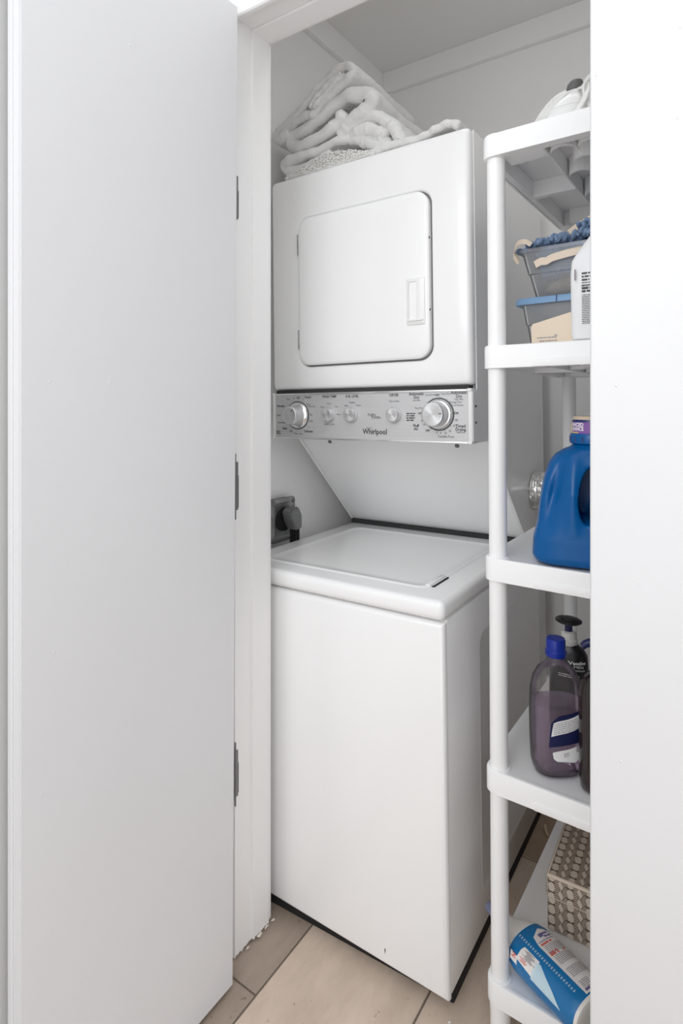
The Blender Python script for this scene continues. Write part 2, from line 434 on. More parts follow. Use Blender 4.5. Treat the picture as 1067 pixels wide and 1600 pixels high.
for d, z in ((-.003, .7768), (0, .7795), (.004, .7800), (.008, .7786), (.03, .7786)):
    rings.append([(p[0], p[1], z) for p in inset2(lid_o, d)])
loft(bm, rings, False, True); lid = mo('washer_lid', bm, M_enamel)
L_(mo('finger_slot', box((-.060, .072, .7771), (-.0525, .150, .7788), .002, 2), M_dark, lid), 'dark finger slot at the lid edge')
mo('lid_lip', box((-.072, .068, .7786), (-.0595, .150, .7822), .0018, 2), M_enamel, lid)
mo('lid_gap', box((-.0575, .160, .7765), (-.0560, .478, .7775)), M_dark, lid, smooth=False)
mo('rear_gap', box((-MW+.004, .545, .765), (-.004, .70, .789)), M_dark, smooth=False)
# upper cabinet: two side plates with a slanted lower front edge, slanted panel recessed between them
side = [(.198, 1.7765), (.735, 1.7765), (.735, .775), (.548, .790), (.268, 1.0765), (.198, 1.0765)]
for xa, xb in ((-MW, -MW+.005), (-.005, 0)):
    bm = B(); prism(bm, side, xa, xb, 'x'); bmesh.ops.bevel(bm, geom=list(bm.edges), offset=.0012, segments=1, affect='EDGES')
    mo('side_panel', bm, M_side, smooth=False)
inner = [(.200, 1.775), (.733, 1.775), (.733, .785), (.555, .790), (.2745, 1.0765), (.200, 1.0765)]
bm = B(); prism(bm, inner, -MW+.008, -.008, 'x'); mo('slanted_back_panel', bm, M_enamel, smooth=False)
for x in (-.470, -.089):
    bm = B(); lathe(bm, [(.0055, 0), (.0055, .003), (.004, .0045)], (0, 0, 0), 'z', 14)
    s = mo('screw', bm, M_hinge); d = Vector((0, -.7157, -.699)); s.rotation_mode = 'QUATERNION'
    s.rotation_quaternion = Vector((0, 0, 1)).rotation_difference(d); s.location = (x, .2905, 1.0600)
# dryer front
fr = rrect(-MW-.007, -.002, 1.2030, 1.7780, .012, 8)
dd = rrect(-.479, -.0985, 1.2665, 1.6565, .034, 8)
bm = B(); rings = []
for d, y in ((0, .1965), (0, .184), (.0025, .178), (.006, .1742), (.012, .172)):
    rings.append([(p[0], y, p[1]) for p in inset2(fr, d)])
for d, y in ((-.0085, .172), (-.0060, .1728), (-.0040, .1750), (-.0025, .1790), (.0030, .1790)):
    rings.append([(p[0], y, p[1]) for p in inset2(dd, d)])
loft(bm, rings); dfront = mo('dryer_front_panel', bm, M_enamel)
for x in (-.0015, -MW+.0005): mo('edge_flange', box((x-.001, .1962, 1.08), (x+.0015, .1995, 1.776)), M_wplastic2, smooth=False)
bm = B(); loft(bm, [[(p[0], y, p[1]) for p in inset2(dd, d)] for d, y in ((-.0024, .1789), (-.0022, .1784), (.0008, .1784), (.0010, .1789))], False, False); mo('gap_shade_ring', bm, mat('gap_shade_grey', (.16, .16, .16), .7), dfront)  # grey ring added to darken the gap around the door, as shade would
bm = B(); rings = []
for d, y in ((.0010, .1788), (.0010, .166), (.004, .1632), (.008, .162), (.05, .162)):
    rings.append([(p[0], y, p[1]) for p in inset2(dd, d)])
loft(bm, rings); ddoor = mo('dryer_door', bm, M_enamel)
for z0, z1 in ((1.563, 1.617), (1.312, 1.363)):
    bm = B()
    for k in range(3):
        a, b = z0+(z1-z0)*k/3+.0006, z0+(z1-z0)*(k+1)/3-.0006
        lathe(bm, [(.0030, a), (.0030, b)], (-.4805, .1685, 0), 'z', 10)
    add_box(bm, (-.4835, .1705, z0), (-.477, .1722, z1))
    mo('hinge', bm, M_zinc, ddoor)
for z in (1.5444, 1.3789):
    bm = B(); lathe(bm, [(.0026, -.1680), (.0022, -.1655)], (0, 0, 0), 'z', 10)
    for v in bm.verts: v.co = Vector((-.0985+v.co.x*.4, -v.co.z, z+v.co.y))
    mo('catch_pin', bm, M_dark, ddoor)
# recessed pull
bm = B()
ho = rrect(-.1545, -.1085, 1.3460, 1.4545, .002, 3); hi_ = rrect(-.1490, -.1295, 1.3600, 1.4465, .002, 3)
loft(bm, [[(p[0], y, p[1]) for p in q] for q, y in ((ho, .1622), (ho, .1600), (inset2(ho, .001), .1592), (hi_, .1592), (inset2(hi_, .001), .1700))], False, True)
pull = mo('pull_handle', bm, M_wplastic2, ddoor)
mo('pull_lip', box((-.153, .1565, 1.3545), (-.112, .1605, 1.3580), .001, 1), M_wplastic2, ddoor)
# control panel
cp = mo('control_panel', box((-MW+.006, .168, 1.0745), (-.010, .200, 1.1950), .0015, 1), M_steel)
bm = box((-MW+.004, .1655, 1.1895), (-.012, .169, 1.1945), .0015, 2); add_box(bm, (-MW+.004, .1660, 1.0735), (-.012, .169, 1.0775), .0012, 2)
mo('trim_ridge', bm, M_chrome, cp)
mo('panel_gap', box((-MW+.008, .172, 1.1945), (-.01, .198, 1.2035)), M_dark, cp, smooth=False)
for x0, x1 in ((-MW-.0005, -MW+.0062), (-.0105, -.0005)):
    bm = box((x0, .1655, 1.0735), (x1, .199, 1.1960), .002, 2)
    add_box(bm, (x0-.0008, .164, 1.1885), (x1-.0008, .17, 1.1962), .001, 1); add_box(bm, (x0-.0008, .164, 1.0725), (x1-.0008, .17, 1.0795), .001, 1)
    ec = L_(mo('end_cap', bm, M_wplastic2, cp), 'white plastic end cap')
bm = box((-.001, .168, 1.079), (.0008, .197, 1.189), .0006, 1); mo('side_plate', bm, M_side, cp)
for z in (1.1565, 1.1200):
    bm = B(); lathe(bm, [(.0028, 0), (.0028, .0014), (.0018, .002)], (.0006, .183, z), 'x', 10); mo('side_screw', bm, M_dark, cp)
mo('under_rail', box((-MW+.002, .198, 1.0745), (-.002, .27, 1.079)), M_side, cp, smooth=False)
YC = .168
def knob(name, x, z, r_ring, r0, r1, depth, ang, big):
    bm = B()
    if big:
        lathe(bm, [(r_ring, 0), (r_ring, -.001), (r_ring-.0018, -.0016)], (x, YC, z), 'y', 48)
        ring = L_(mo('dial_ring', bm, M_print, cp), 'dark ring around the dial')
        bm = B()
        lathe(bm, [(r_ring-.002, -.0012), (r_ring-.003, -.004), (r0+.003, -.009), (r0, -.010)], (x, YC, z), 'y', 48)
        mo('dial_skirt', bm, M_chrome, cp)
        bm = B()
    p = [(r0, -.001 if not big else -.009), (r0, -.006 if not big else -.012), (r1+.001, -depth+.003), (r1, -depth+.0012), (r1-.0012, -depth), (r1-.003, -depth-.0002), (r1-.0034, -depth+.0006)]
    lathe(bm, p, (x, YC, z), 'y', 48)
    k = mo(name, bm, M_knob, cp)
    if big:
        bm = B(); a = R(ang); c, s = math.cos(a), math.sin(a); y = YC-depth-.0006
        q = [(x+c*u-s*v, z+s*u+c*v) for u, v in ((r1*.60, -.0009), (r1*.85, -.0009), (r1*.85, .0009), (r1*.60, .0009))]
        prism(bm, q, y, y+.001, 'y'); mo('pointer_mark', bm, M_print, k, smooth=False) if False else mo('pointer_mark', bm, M_print, cp, smooth=False)
        bm = B(); q = [(x+c*u-s*v, z+s*u+c*v) for u, v in ((r_ring*.72, -.0012), (r_ring*.9, -.0012), (r_ring*.9, .0012), (r_ring*.72, .0012))]
        prism(bm, q, YC-.0085, YC-.004, 'y'); mo('index_mark', bm, M_white, cp, smooth=False)
knob('washer_dial', -.488, 1.1360, .0375, .0255, .0225, .037, 55, True)
knob('dryer_dial', -.0808, 1.1390, .0375, .0285, .0265, .037, 5, True)
for x in (-.385, -.3165, -.1947): knob('selector_knob', x, 1.1376, 0, .0175, .0165, .016, 0, False)
ptxt = lambda u, v: (u, YC-.0004, v)
bm = B(); T = lambda s, x, z, h, b=0, sx=1: add_text(bm, s, h, ptxt, at=(x, z), bold=b, sx=sx)
for s, x, z, h, b in (('Casual', -.4545, 1.184, .0088, .0002), ('Normal', -.547, 1.1612, .0088, .0002), ('Super', -.5535, 1.1365, .0066, 0), ('Permanent', -.5445, 1.1165, .0062, 0),
        ('Soak', -.5335, 1.1005, .0085, .0002), ('OFF', -.5115, 1.0935, .0070, .0001), ('Rinse   Spin', -.4860, 1.0875, .0065, 0), ('Delicates', -.4530, 1.0940, .0085, .0002),
        ('OFF', -.4855, 1.1822, .0075, .0002), ('12', -.5010, 1.1822, .0070, 0), ('Final', -.5205, 1.1795, .0065, 0), ('2', -.4700, 1.1790, .0065, 0), ('Rinse', -.4510, 1.1650, .006, 0), ('Cool Down', -.4430, 1.1595, .006, 0),
        ('Spin', -.4430, 1.1380, .0065, 0), ('OFF', -.4430, 1.1200, .0065, 0), ('6', -.4505, 1.1055, .0065, 0),
        ('WASH TEMP', -.3844, 1.1840, .0088, .0002), ('Cold', -.4075, 1.1575, .006, 0), ('Warm', -.3855, 1.1660, .006, 0), ('Hot', -.3620, 1.1580, .006, 0), ('Warm', -.3560, 1.1385, .006, 0), ('RINSE COLD', -.3850, 1.1130, .0060, 0),
        ('SOIL LEVEL', -.3149, 1.1835, .0088, .0002), ('Light', -.3330, 1.1610, .006, 0), ('Medium', -.3145, 1.1680, .006, 0), ('Heavy', -.2965, 1.1610, .006, 0),
        ('DRYER', -.1958, 1.1843, .0088, .0002), ('Push to Start', -.1955, 1.1700, .0058, 0), ('Whirlpool', -.2500, 1.0960, .0178, .0004), ('24 inch', -.2665, 1.1055, .0055, 0),
        ('Automatic', -.1366, 1.1862, .0098, .0002), ('Dry', -.1366, 1.1780, .0098, .0002), ('Low Heat', -.1366, 1.1712, .0054, 0), ('Automatic', -.0318, 1.1868, .0098, .0002), ('Dry', -.0318, 1.1785, .0098, .0002), ('High Heat', -.0318, 1.1720, .0054, 0),
        ('Cool Down', -.1020, 1.1835, .0056, 0), ('OFF', -.0841, 1.1822, .0070, .0002), ('Very Dry', -.0635, 1.1850, .0066, 0), ('Energy Dry', -.0400, 1.1660, .0068, 0), ('Cool Down', -.0350, 1.1590, .0060, 0),
        ('OFF', -.0385, 1.1407, .0070, .0002), ('40', -.0385, 1.1255, .0066, 0), ('30', -.0440, 1.1130, .0066, 0), ('20', -.0540, 1.1010, .0066, 0), ('10', -.0650, 1.0960, .0066, 0), ('Timed', -.0288, 1.1125, .0100, .0002), ('Drying', -.0288, 1.1048, .0100, .0002), ('High Heat', -.0288, 1.0985, .0052, 0),
        ('Very Press', -.1290, 1.1530, .0064, 0), ('OFF', -.1270, 1.1408, .0068, .0002), ('20', -.1230, 1.1240, .0064, 0), ('10', -.1180, 1.1150, .0064, 0), ('Fluff', -.1384, 1.1120, .0094, .0002), ('Air', -.1384, 1.1045, .0094, .0002),
        ('OFF', -.1092, 1.1010, .0070, .0002), ('5', -.0860, 1.0960, .0064, 0), ('8', -.0770, 1.0960, .0064, 0), ('Tumble Press', -.0640, 1.0885, .0078, 0)):
    T(s, x, z, h, b, .92)
add_text(bm, 'THIN', .0098, ptxt, at=(-.2590, 1.1370)); add_text(bm, 'TWIN', .0098, ptxt, at=(-.2470, 1.1305))
fine_print(bm, ptxt, -.163, -.139, 1.1405, 4, .0052, .0028, 3, .2); fine_print(bm, ptxt, -.562, -.547, 1.0935, 3, .0036, .0022, 5, .2)
for k in range(14):
    for x, z, r in ((-.488, 1.136, .041), (-.0808, 1.139, .0395)):
        a = R(k*360/14+8); u, v = x+r*math.cos(a), z+r*math.sin(a)
        quad_uv(bm, ptxt, u-.0007, u+.0007, v-.0007, v+.0007)
K_(L_(mo('panel_lettering', bm, M_print, cp, smooth=False), 'dark printed settings and brand lettering'))
# small embossed word on the dryer door top edge is left as a faint raised line
bm = B(); fine_print(bm, lambda u, v: (u, .1618, v), -.185, -.135, 1.6405, 1, .004, .0022, 9, .1); K_(mo('faint_print', bm, M_side, ddoor, smooth=False))

def mworld(p):
    a = LEAN; return Vector((-.4544+p[0]*math.cos(a)+p[2]*math.sin(a), 1.041+p[1], .03-p[0]*math.sin(a)+p[2]*math.cos(a)))
# foil exhaust duct leaving the right side of the dryer
duct = thing('exhaust_duct', 'crinkled silver foil duct bulging out beside the dryer, behind the blue detergent bottle', 'duct', mworld((0.001, .625, .914)))
c0 = Vector((0, 0, 0)); path = [(0, 0, 0), (.02, 0, .002), (.05, .003, .002), (.085, .02, 0), (.105, .06, -.004), (.108, .12, -.006), (.108, .2115, -.006)]
pts = cr(path, 110); rings = []; up = Vector((0, 0, 1))
for i, p in enumerate(pts):
    t = (pts[min(i+1, 110)]-pts[max(i-1, 0)]).normalized(); w = t.cross(up).normalized()
    rr = .0480+.0030*math.sin(i*1.15)
    ring = []
    for k in range(56):
        a = 2*PI*k/56; n = noise.noise(Vector((i*.21, math.cos(a)*3.2, math.sin(a)*3.2)))*.0042+noise.noise(Vector((i*.6, math.cos(a)*9, math.sin(a)*9)))*.002
        ring.append(p+(up*math.cos(a)+w*math.sin(a))*(rr+n))
    rings.append(ring)
bm = B(); loft(bm, rings); obj('foil_hose', bm, M_foil, duct, angle=25)

# ------------------------------------------------------------------ outlet and plug on the left wall
out = thing('power_outlet', 'grey metal appliance outlet box on the closet wall, left of the slanted panel', 'outlet', (XL, 1.296, .792))
add = lambda n, bm, m, p=out, s=True: obj(n, bm, m, p, s)
pl = rrect(-.062, .045, 0, .125, .012, 4)
bm = B(); prism(bm, inset2(pl, .004), 0, .022, 'x'); add('back_box', bm, M_black)
bm = B(); loft(bm, [[(x, p[0], p[1]) for p in inset2(pl, d)] for d, x in ((0, .020), (0, .026), (.004, .029), (.012, .029), (.015, .0265))]); add('cover_plate', bm, M_zinc)
bm = B(); lathe(bm, [(.034, .0262), (.034, .031), (.030, .032), (.029, .028)], (0, -.008, .064), 'x', 30); add('socket_ring', bm, M_black)
for y, z in ((-.051, .012), (-.051, .113), (.034, .012), (.034, .113)):
    bm = B(); lathe(bm, [(.0075, .027), (.0075, .030), (.005, .032)], (0, y, z), 'x', 14); add('plate_screw', bm, M_hinge)
plug = thing('power_plug', 'flat grey angle plug with a ribbed cord pushed into the metal wall outlet', 'plug', (XL+.032, 1.290, .792))
prof = [(-.020, .088), (-.004, .100), (.020, .100), (.034, .076), (.034, .036), (.006, .034), (-.006, .060)]
bm = B(); prism(bm, prof, 0, .036, 'x'); bmesh.ops.bevel(bm, geom=list(bm.edges), offset=.004, segments=2, affect='EDGES'); obj('plug_body', bm, M_plug, plug)
bm = B()
for k in range(4): tube(bm, [(.010+.005*k, .013+.005*k, .038), (.010+.005*k, .013+.005*k, .0), (.008+.005*k, .014+.004*k, -.10), (.008+.005*k, .02, -.30), (.0+.004*k, .03, -.62)], .0038, 8, 24)
obj('cord', bm, M_black, plug)

# ------------------------------------------------------------------ towels on the dryer
def towel_ribbon(bm, prof, t, y0, y1, n=90, ny=56, seed=0, amp=.004, yshift=0, drop=0, slant=0):
    amp *= .58
    P = cr([(p[0], 0, p[1]) for p in prof], n)
    nrm = []
    for i in range(n+1):
        d = (P[min(i+1, n)]-P[max(i-1, 0)]).normalized(); nrm.append(Vector((-d.z, 0, d.x)))
    ys = [(y0, .25), (y0+t*.08, .62), (y0+t*.25, .88)]+[(y0+t*.4+(y1-y0-.8*t)*k/ny, 1) for k in range(ny+1)]+[(y1-t*.25, .88), (y1-t*.08, .62), (y1, .25)]
    rows = []
    for y, f in ys:
        ring = []
        u = (y-y0)/(y1-y0)
        def pt(i, s, ff, ext=0):
            p = P[i]; h = t/2*ff*f
            q = p+nrm[i]*s*h
            if ext: q += (P[0]-P[1]).normalized()*ext*h if i == 0 else (P[n]-P[n-1]).normalized()*ext*h
            k = Vector((q.x*11, y*7, q.z*11+seed*7.3)); k2 = Vector((q.x*38+seed, y*24, q.z*38)); k3 = Vector((q.x*230, y*230, q.z*230))
            dz = noise.noise(k)*amp+noise.noise(k2)*amp*.5+noise.noise(k3)*.0016+(.35-abs(noise.noise(Vector((q.x*46+seed*3, y*20, q.z*46)))))*amp*.55+noise.noise(k3*2.3)*.0008
            q = q+nrm[i]*s*dz
            return (q.x+slant*u+noise.noise(Vector((y*9, seed, i*.05)))*amp*.6, y+yshift*math.sin(i/n*9+seed)*.5*(1-u)+noise.noise(Vector((i*.13, seed*3, 1.5)))*.006*(1-u), q.z-drop*u*u)
        ring += [pt(i, 1, 1) for i in range(n+1)]
        ring += [pt(n, 1, .6, .8), pt(n, -1, .6, .8)]
        ring += [pt(i, -1, 1) for i in range(n, -1, -1)]
        ring += [pt(0, -1, .6, .8), pt(0, 1, .6, .8)]
        rows.append([bm.verts.new(q) for q in ring])
    N = len(rows[0])
    for a, b in zip(rows, rows[1:]):
        for i in range(N): bm.faces.new((a[i], a[(i+1) % N], b[(i+1) % N], b[i]))
    for row in (rows[0], rows[-1]):
        top = row[:n+1]; bot = row[n+3:2*n+4][::-1]
        for i in range(n): bm.faces.new((top[i], top[i+1], bot[i+1], bot[i]))
        bm.faces.new((top[n], row[n+1], row[n+2], bot[n])); bm.faces.new((bot[0], row[2*n+4], row[2*n+5], top[0]))
ZT = 1.778
def on_dryer(name, label, cat, group=None):
    t = thing(name, label, cat, wd.location, (0, LEAN, 0), group); return t
def towel(name, label, ribbons, **kw):
    t = on_dryer(name, label, 'towel', 'towels piled on the dryer')
    for nm, prof, th, y0, y1, seed, extra in ribbons:
        bm = B(); towel_ribbon(bm, prof, th, y0, y1, seed=seed, **extra); obj(nm, bm, M_towel, t, angle=70)
    return t
towel('bath_towel', 'off-white bath towel folded over at the very top of the pile', [
    ('outer_fold', [(-.452, 1.938), (-.415, 1.962), (-.370, 1.985), (-.332, 1.996), (-.318, 2.012), (-.335, 2.030), (-.375, 2.026), (-.425, 2.002), (-.475, 1.972), (-.520, 1.950), (-.562, 1.932), (-.578, 1.915), (-.562, 1.902), (-.535, 1.912)], .025, .185, .52, 1, dict(amp=.006, yshift=.008, n=140, ny=110)),
    ('inner_fold', [(-.450, 1.958), (-.420, 1.984), (-.385, 2.004), (-.352, 2.014)], .016, .183, .50, 2, dict(amp=.003, n=50)),
    ('middle_fold', [(-.435, 1.951), (-.402, 1.978), (-.368, 1.997), (-.340, 2.008)], .014, .181, .50, 3, dict(amp=.003, n=50))])
towel('bath_towel', 'thick off-white towel rolled up in the middle of the pile, under the folded top towel', [
    ('rolled_layer', [(-.350, 1.912), (-.372, 1.892), (-.425, 1.876), (-.490, 1.868), (-.530, 1.885), (-.528, 1.908), (-.485, 1.913), (-.435, 1.926), (-.385, 1.950), (-.335, 1.958), (-.290, 1.946), (-.268, 1.924), (-.290, 1.903), (-.325, 1.894), (-.352, 1.872)], .037, .190, .50, 4, dict(amp=.010, yshift=.014, n=160, ny=110)),
    ('corner_tuck', [(-.545, 1.925), (-.500, 1.945), (-.455, 1.944), (-.432, 1.930)], .027, .192, .30, 9, dict(amp=.007, n=50, ny=40))])
towel('hand_towel', 'small crumpled off-white towel bulging at the right of the pile, below the rolled towel', [
    ('hump', [(-.362, 1.862), (-.335, 1.878), (-.295, 1.890), (-.255, 1.882), (-.222, 1.856), (-.200, 1.826), (-.190, 1.806)], .036, .192, .44, 5, dict(amp=.011, n=90, ny=90)),
    ('inner_pleat', [(-.335, 1.848), (-.300, 1.858), (-.262, 1.852), (-.232, 1.828)], .034, .190, .42, 6, dict(amp=.010, n=60)),
    ('lower_pleat', [(-.300, 1.828), (-.265, 1.824), (-.225, 1.808)], .028, .194, .42, 8, dict(amp=.008, n=50))])
towel('bath_towel', 'off-white towel low in the pile, a flap trailing right along the dryer edge', [
    ('base_fold', [(-.395, 1.824), (-.440, 1.817), (-.500, 1.807), (-.535, 1.813), (-.540, 1.828), (-.500, 1.836), (-.440, 1.838), (-.385, 1.848), (-.335, 1.848), (-.290, 1.830), (-.255, 1.806), (-.215, 1.795)], .027, .186, .46, 7, dict(amp=.008, yshift=.012, n=150, ny=100)),
    ('flap', [(-.250, 1.791), (-.205, 1.793), (-.155, 1.790), (-.120, 1.792), (-.090, 1.800), (-.055, 1.803), (-.035, 1.792)], .019, .184, .33, 10, dict(amp=.005, n=90))])
shag = on_dryer('bath_mat', 'shaggy off-white bath mat peeking out under the towel pile, flat on the dryer', 'bath mat')
bm = B()
rings = []
for k in range(13):
    x = -.535+k*.0235; h = .010+.030*math.sin(PI*min(1, max(0, k/12))**1.5) if k < 12 else .008
    rings.append([(x, .190, ZT+.001), (x, .187, ZT+.004), (x, .192, ZT+h*.8), (x, .215, ZT+h), (x, .40, ZT+h), (x, .45, ZT+.001)])
loft(bm, rings); obj('mat_body', bm, M_shag, shag)
bm = B(); rn = random.Random(11)
for i in range(900):
    k = rn.uniform(0, 12); x = -.535+k*.0235; h = .010+.030*math.sin(PI*(k/12))**1.5
    w = rn.random(); z = ZT+.004+w*h; y = .188+(.012 if w > .9 else 0)*rn.random()
    d = Vector((rn.uniform(-.6, .6), -1, rn.uniform(-.5, .7))).normalized()*rn.uniform(.003, .0065); p = Vector((x, y, max(z, ZT+.003)))
    q = p+d; q.z = max(q.z, ZT+.002)
    tube(bm, [p, (p+q)/2+Vector((0, 0, rn.uniform(-.001, .001))), q], .0017, 5)
o = obj('loop_pile', bm, M_shag, shag); o['kind'] = 'stuff'

# ------------------------------------------------------------------ plastic shelf unit
SROT = (0, R(-.3), R(-1.2)); SLOC = (-.3595, 1.064, 0)
shelf = thing('shelf_unit', 'five-tier white plastic shelf unit standing right of the washer', 'shelf', SLOC, SROT)
SX, SY = .87, .53
TOPS = [1.694, 1.301, .907, .514, .122]
def so(name, bm, m=M_wplastic, parent=shelf, smooth=True, angle=35): return obj(name, bm, m, parent, smooth, angle)
SM = Matrix.Translation(Vector(SLOC)) @ Matrix.Rotation(R(-1.2), 4, 'Z') @ Matrix.Rotation(R(-.3), 4, 'Y')
def sw(p): return SM @ Vector(p)
H = .042
def tier(zt, H, name='shelf_board'):
    z0 = zt-H; bm = B()
    outer = rrect(-.0225, SX+.0225, -.0225, SY+.0225, .0225, 8)
    def at(q, z): return [(p[0], p[1], z) for p in q]
    i1 = inset2(outer, .004)
    loft(bm, [at(i1, z0), at(outer, z0), at(outer, zt-.003), at(inset2(outer, .001), zt-.0008), at(inset2(outer, .003), zt), at(inset2(outer, .010), zt-.0012), at(inset2(outer, .012), zt-.002),], False, True)
    loft(bm, [at(i1, z0), at(i1, zt-.0045)], False, True)
    add = lambda lo, hi, b=.002: add_box(bm, lo, hi, b, 1)
    zp = zt-.005
    add((.014, -.018, z0+.001), (SX-.014, .004, z0+.004), .001)     # hollow beams, front and rear
    for xa, xb in ((.014, .0885), (SX-.0885, SX-.014)): add((xa, .002, z0+.001), (xb, .045, z0+.004), .001); add((xa, .042, z0+.001), (xb, .0455, zp), 0)
    for xa in (.0855, SX-.0885): add((xa, .002, z0+.001), (xa+.003, .046, zp), 0)
    add((.014, SY-.04, z0+.001), (SX-.014, SY+.018, z0+.004), .001); add((.014, SY-.043, z0+.001), (SX-.014, SY-.039, zp), 0)
    add((-.018, .016, z0+.001), (-.006, SY-.016, z0+.004), .001); add((-.008, .016, z0+.001), (-.0045, SY-.016, zp), 0)
    add((SX+.006, .016, z0+.001), (SX+.018, SY-.016, z0+.004), .001); add((SX+.0045, .016, z0+.001), (SX+.008, SY-.016, zp), 0)
    for x0, x1 in ((-.005, .088), (SX-.088, SX+.005)): add((x0, .245, z0+.001), (x1, .262, zp), 0)
    for x0 in (.0855, SX-.0885): add((x0, .044, z0+.001), (x0+.003, SY-.042, zp), 0)
    o = so(name, bm)
    # scalloped ribs under the middle
    bm = B(); r = .0245; x = .0895
    cols = int((SX-.178)/(2*r))
    for row in range(7):
        y = .040+row*.068; xo = x+(r if row % 2 else 0)
        for c in range(cols-(row % 2)):
            cx = xo+r+c*2*r; pts = []
            for k in range(9):
                a = PI*k/8; pts.append((cx-r*math.cos(a), y-r*1.35*math.sin(a)))
            th = .0065
            for (xa, ya), (xb, yb) in zip(pts, pts[1:]):
                v = [bm.verts.new(p) for p in ((xa, ya, z0+.001), (xb, yb, z0+.001), (xb, yb, zp), (xa, ya, zp), (xa, ya+th, z0+.001), (xb, yb+th, z0+.001), (xb, yb+th, zp), (xa, ya+th, zp))]
                for f in ((0,1,2,3), (7,6,5,4), (1,0,4,5)): bm.faces.new([v[i] for i in f])
    rb = so('scalloped_rib', bm, M_wplastic, o); rb['kind'] = 'stuff'
    if zt < 1.5: so('rim_step', box((.072, -.0245, z0), (SX-.072, -.021, z0+.0145), .0012, 2), M_wplastic, o)
    for px, py in ((0, 0), (0, SY), (SX, 0), (SX, SY)):
        bm = B(); lathe(bm, [(.0195, z0-.0005), (.0222, z0+.001), (.0222, zt-.002), (.0205, zt+.0004), (.017, zt+.0004)], (px, py, 0), 'z', 28)
        so('collar', bm, M_wplastic, o)
    return o
for i, zt in enumerate(TOPS): tier(zt, H)
for (px, py) in ((0, 0), (0, SY), (SX, 0), (SX, SY)):
    lean = math.tan(R(.3))*px
    for a, b in zip(TOPS, TOPS[1:]):
        bm = B(); lathe(bm, [(.0166, b-.001), (.0166, a-H+.001)], (px, py, 0), 'z', 28); so('post', bm)
    bm = B(); zf = -px*math.sin(R(.3))*1.0; lathe(bm, [(.0175, zf+.0005), (.0190, zf+.003), (.0185, .04), (.0195, TOPS[4]-H)], (px, py, 0), 'z', 28); so('foot', bm)

def on_shelf(name, label, cat, p, yaw=0, group=None, tilt=None):
    m = sw(p); o = thing(name, label, cat, m, SROT if not yaw else (SROT[0], SROT[1], SROT[2]+yaw), group)
    return o

# ---- top shelf: corded appliance
ap = on_shelf('hand_steamer', 'white plastic corded appliance with a dark grey tip, lying on the top shelf', 'appliance', (.117, .05, 1.695))
def ring_along(p, d, up, rx, ry, n=28, e=2.2):
    d = Vector(d).normalized(); w = d.cross(Vector(up)).normalized(); u = w.cross(d).normalized()
    return [Vector(p)+w*rx*math.copysign(abs(math.cos(2*PI*k/n))**(2/e), math.cos(2*PI*k/n))+u*ry*math.copysign(abs(math.sin(2*PI*k/n))**(2/e), math.sin(2*PI*k/n)) for k in range(n)]
bm = B()
prof = [(0, .030, .004), (.004, .036, .010), (.02, .038, .026), (.04, .034, .028), (.058, .026, .024), (.068, .017, .018), (.072, .013, .014), (.080, .012, .013)]
def apl(h): return Vector((-.014+h*.28, .0, .002+h*.93))
loft(bm, [sup(apl(h).x, .012, rx, .030*rx/.038, apl(h).z, 32, 2.3) for h, rx, ry in prof]); body = obj('body', bm, M_wplastic2, ap)
bm = B(); loft(bm, [sup(apl(h).x, .012, r, r, apl(h).z, 24) for h, r in ((.078, .0125), (.082, .0138), (.090, .0138), (.0955, .011), (.097, .006))]); obj('tip', bm, M_applgrey, ap)
bm = B(); loft(bm, [sup(apl(.044).x, .012, r, r*.8, apl(.044).z+dz, 32, 2.3) for r, dz in ((.0334, -.0006), (.0336, 0), (.0332, .0006))]); obj('seam', bm, M_side, ap)
bm = B(); bmesh.ops.create_icosphere(bm, subdivisions=3, radius=1)
for v in bm.verts: v.co = Vector((-.0285+v.co.x*.0055, .0+v.co.y*.006, .045+v.co.z*.006))
obj('button', bm, M_wplastic2, ap)
obj('base_pad', box((-.050, -.014, .0002), (-.028, .014, .003), .001, 1), M_applgrey, ap)
bm = B()
for k in range(5):
    o = .0032*k
    pts = [(-.064+o*1.5, -.012+o*.3, .004), (-.048+o*1.4, -.010+o*.3, .036), (-.022+o*1.1, -.004, .065-o*.3), (.004+o*.4, .018-o, .085-o*.9), (.024, .016-o, .086-o*1.1), (.038-o*.4, -.008, .074-o), (.042-o*.6, -.026+o*.3, .046), (.032-o*.8, -.034+o*.5, .020), (.014-o, -.034+o*.5, .003+o*.3), (-.03, -.022+o*.4, .0025+o*.3)]
    tube(bm, pts, .0021, 7, 60, True)
cord = obj('cord', bm, M_cord, ap)
ch = on_shelf('corded_adapter', 'second white plastic piece with a cord loop, at the door edge on the top shelf', 'appliance', (.176, .06, 1.695))
bm = B(); loft(bm, [sup(0, 0, a, b, z, 24, 3) for z, a, b in ((.001, .022, .018), (.004, .025, .02), (.018, .022, .018), (.030, .012, .011), (.033, .006, .006))]); obj('body', bm, M_wplastic2, ch)
bm = B()
for k in range(2): tube(bm, [(-.010, -.03, .012+k*.004), (-.026, -.032, .05+k*.004), (-.018, -.028, .074+k*.004), (.008, -.024, .080+k*.004), (.030, -.02, .07), (.036, -.02, .03), (.02, -.026, .008)], .0021, 7, 50, True)
obj('cord', bm, M_cord, ch)

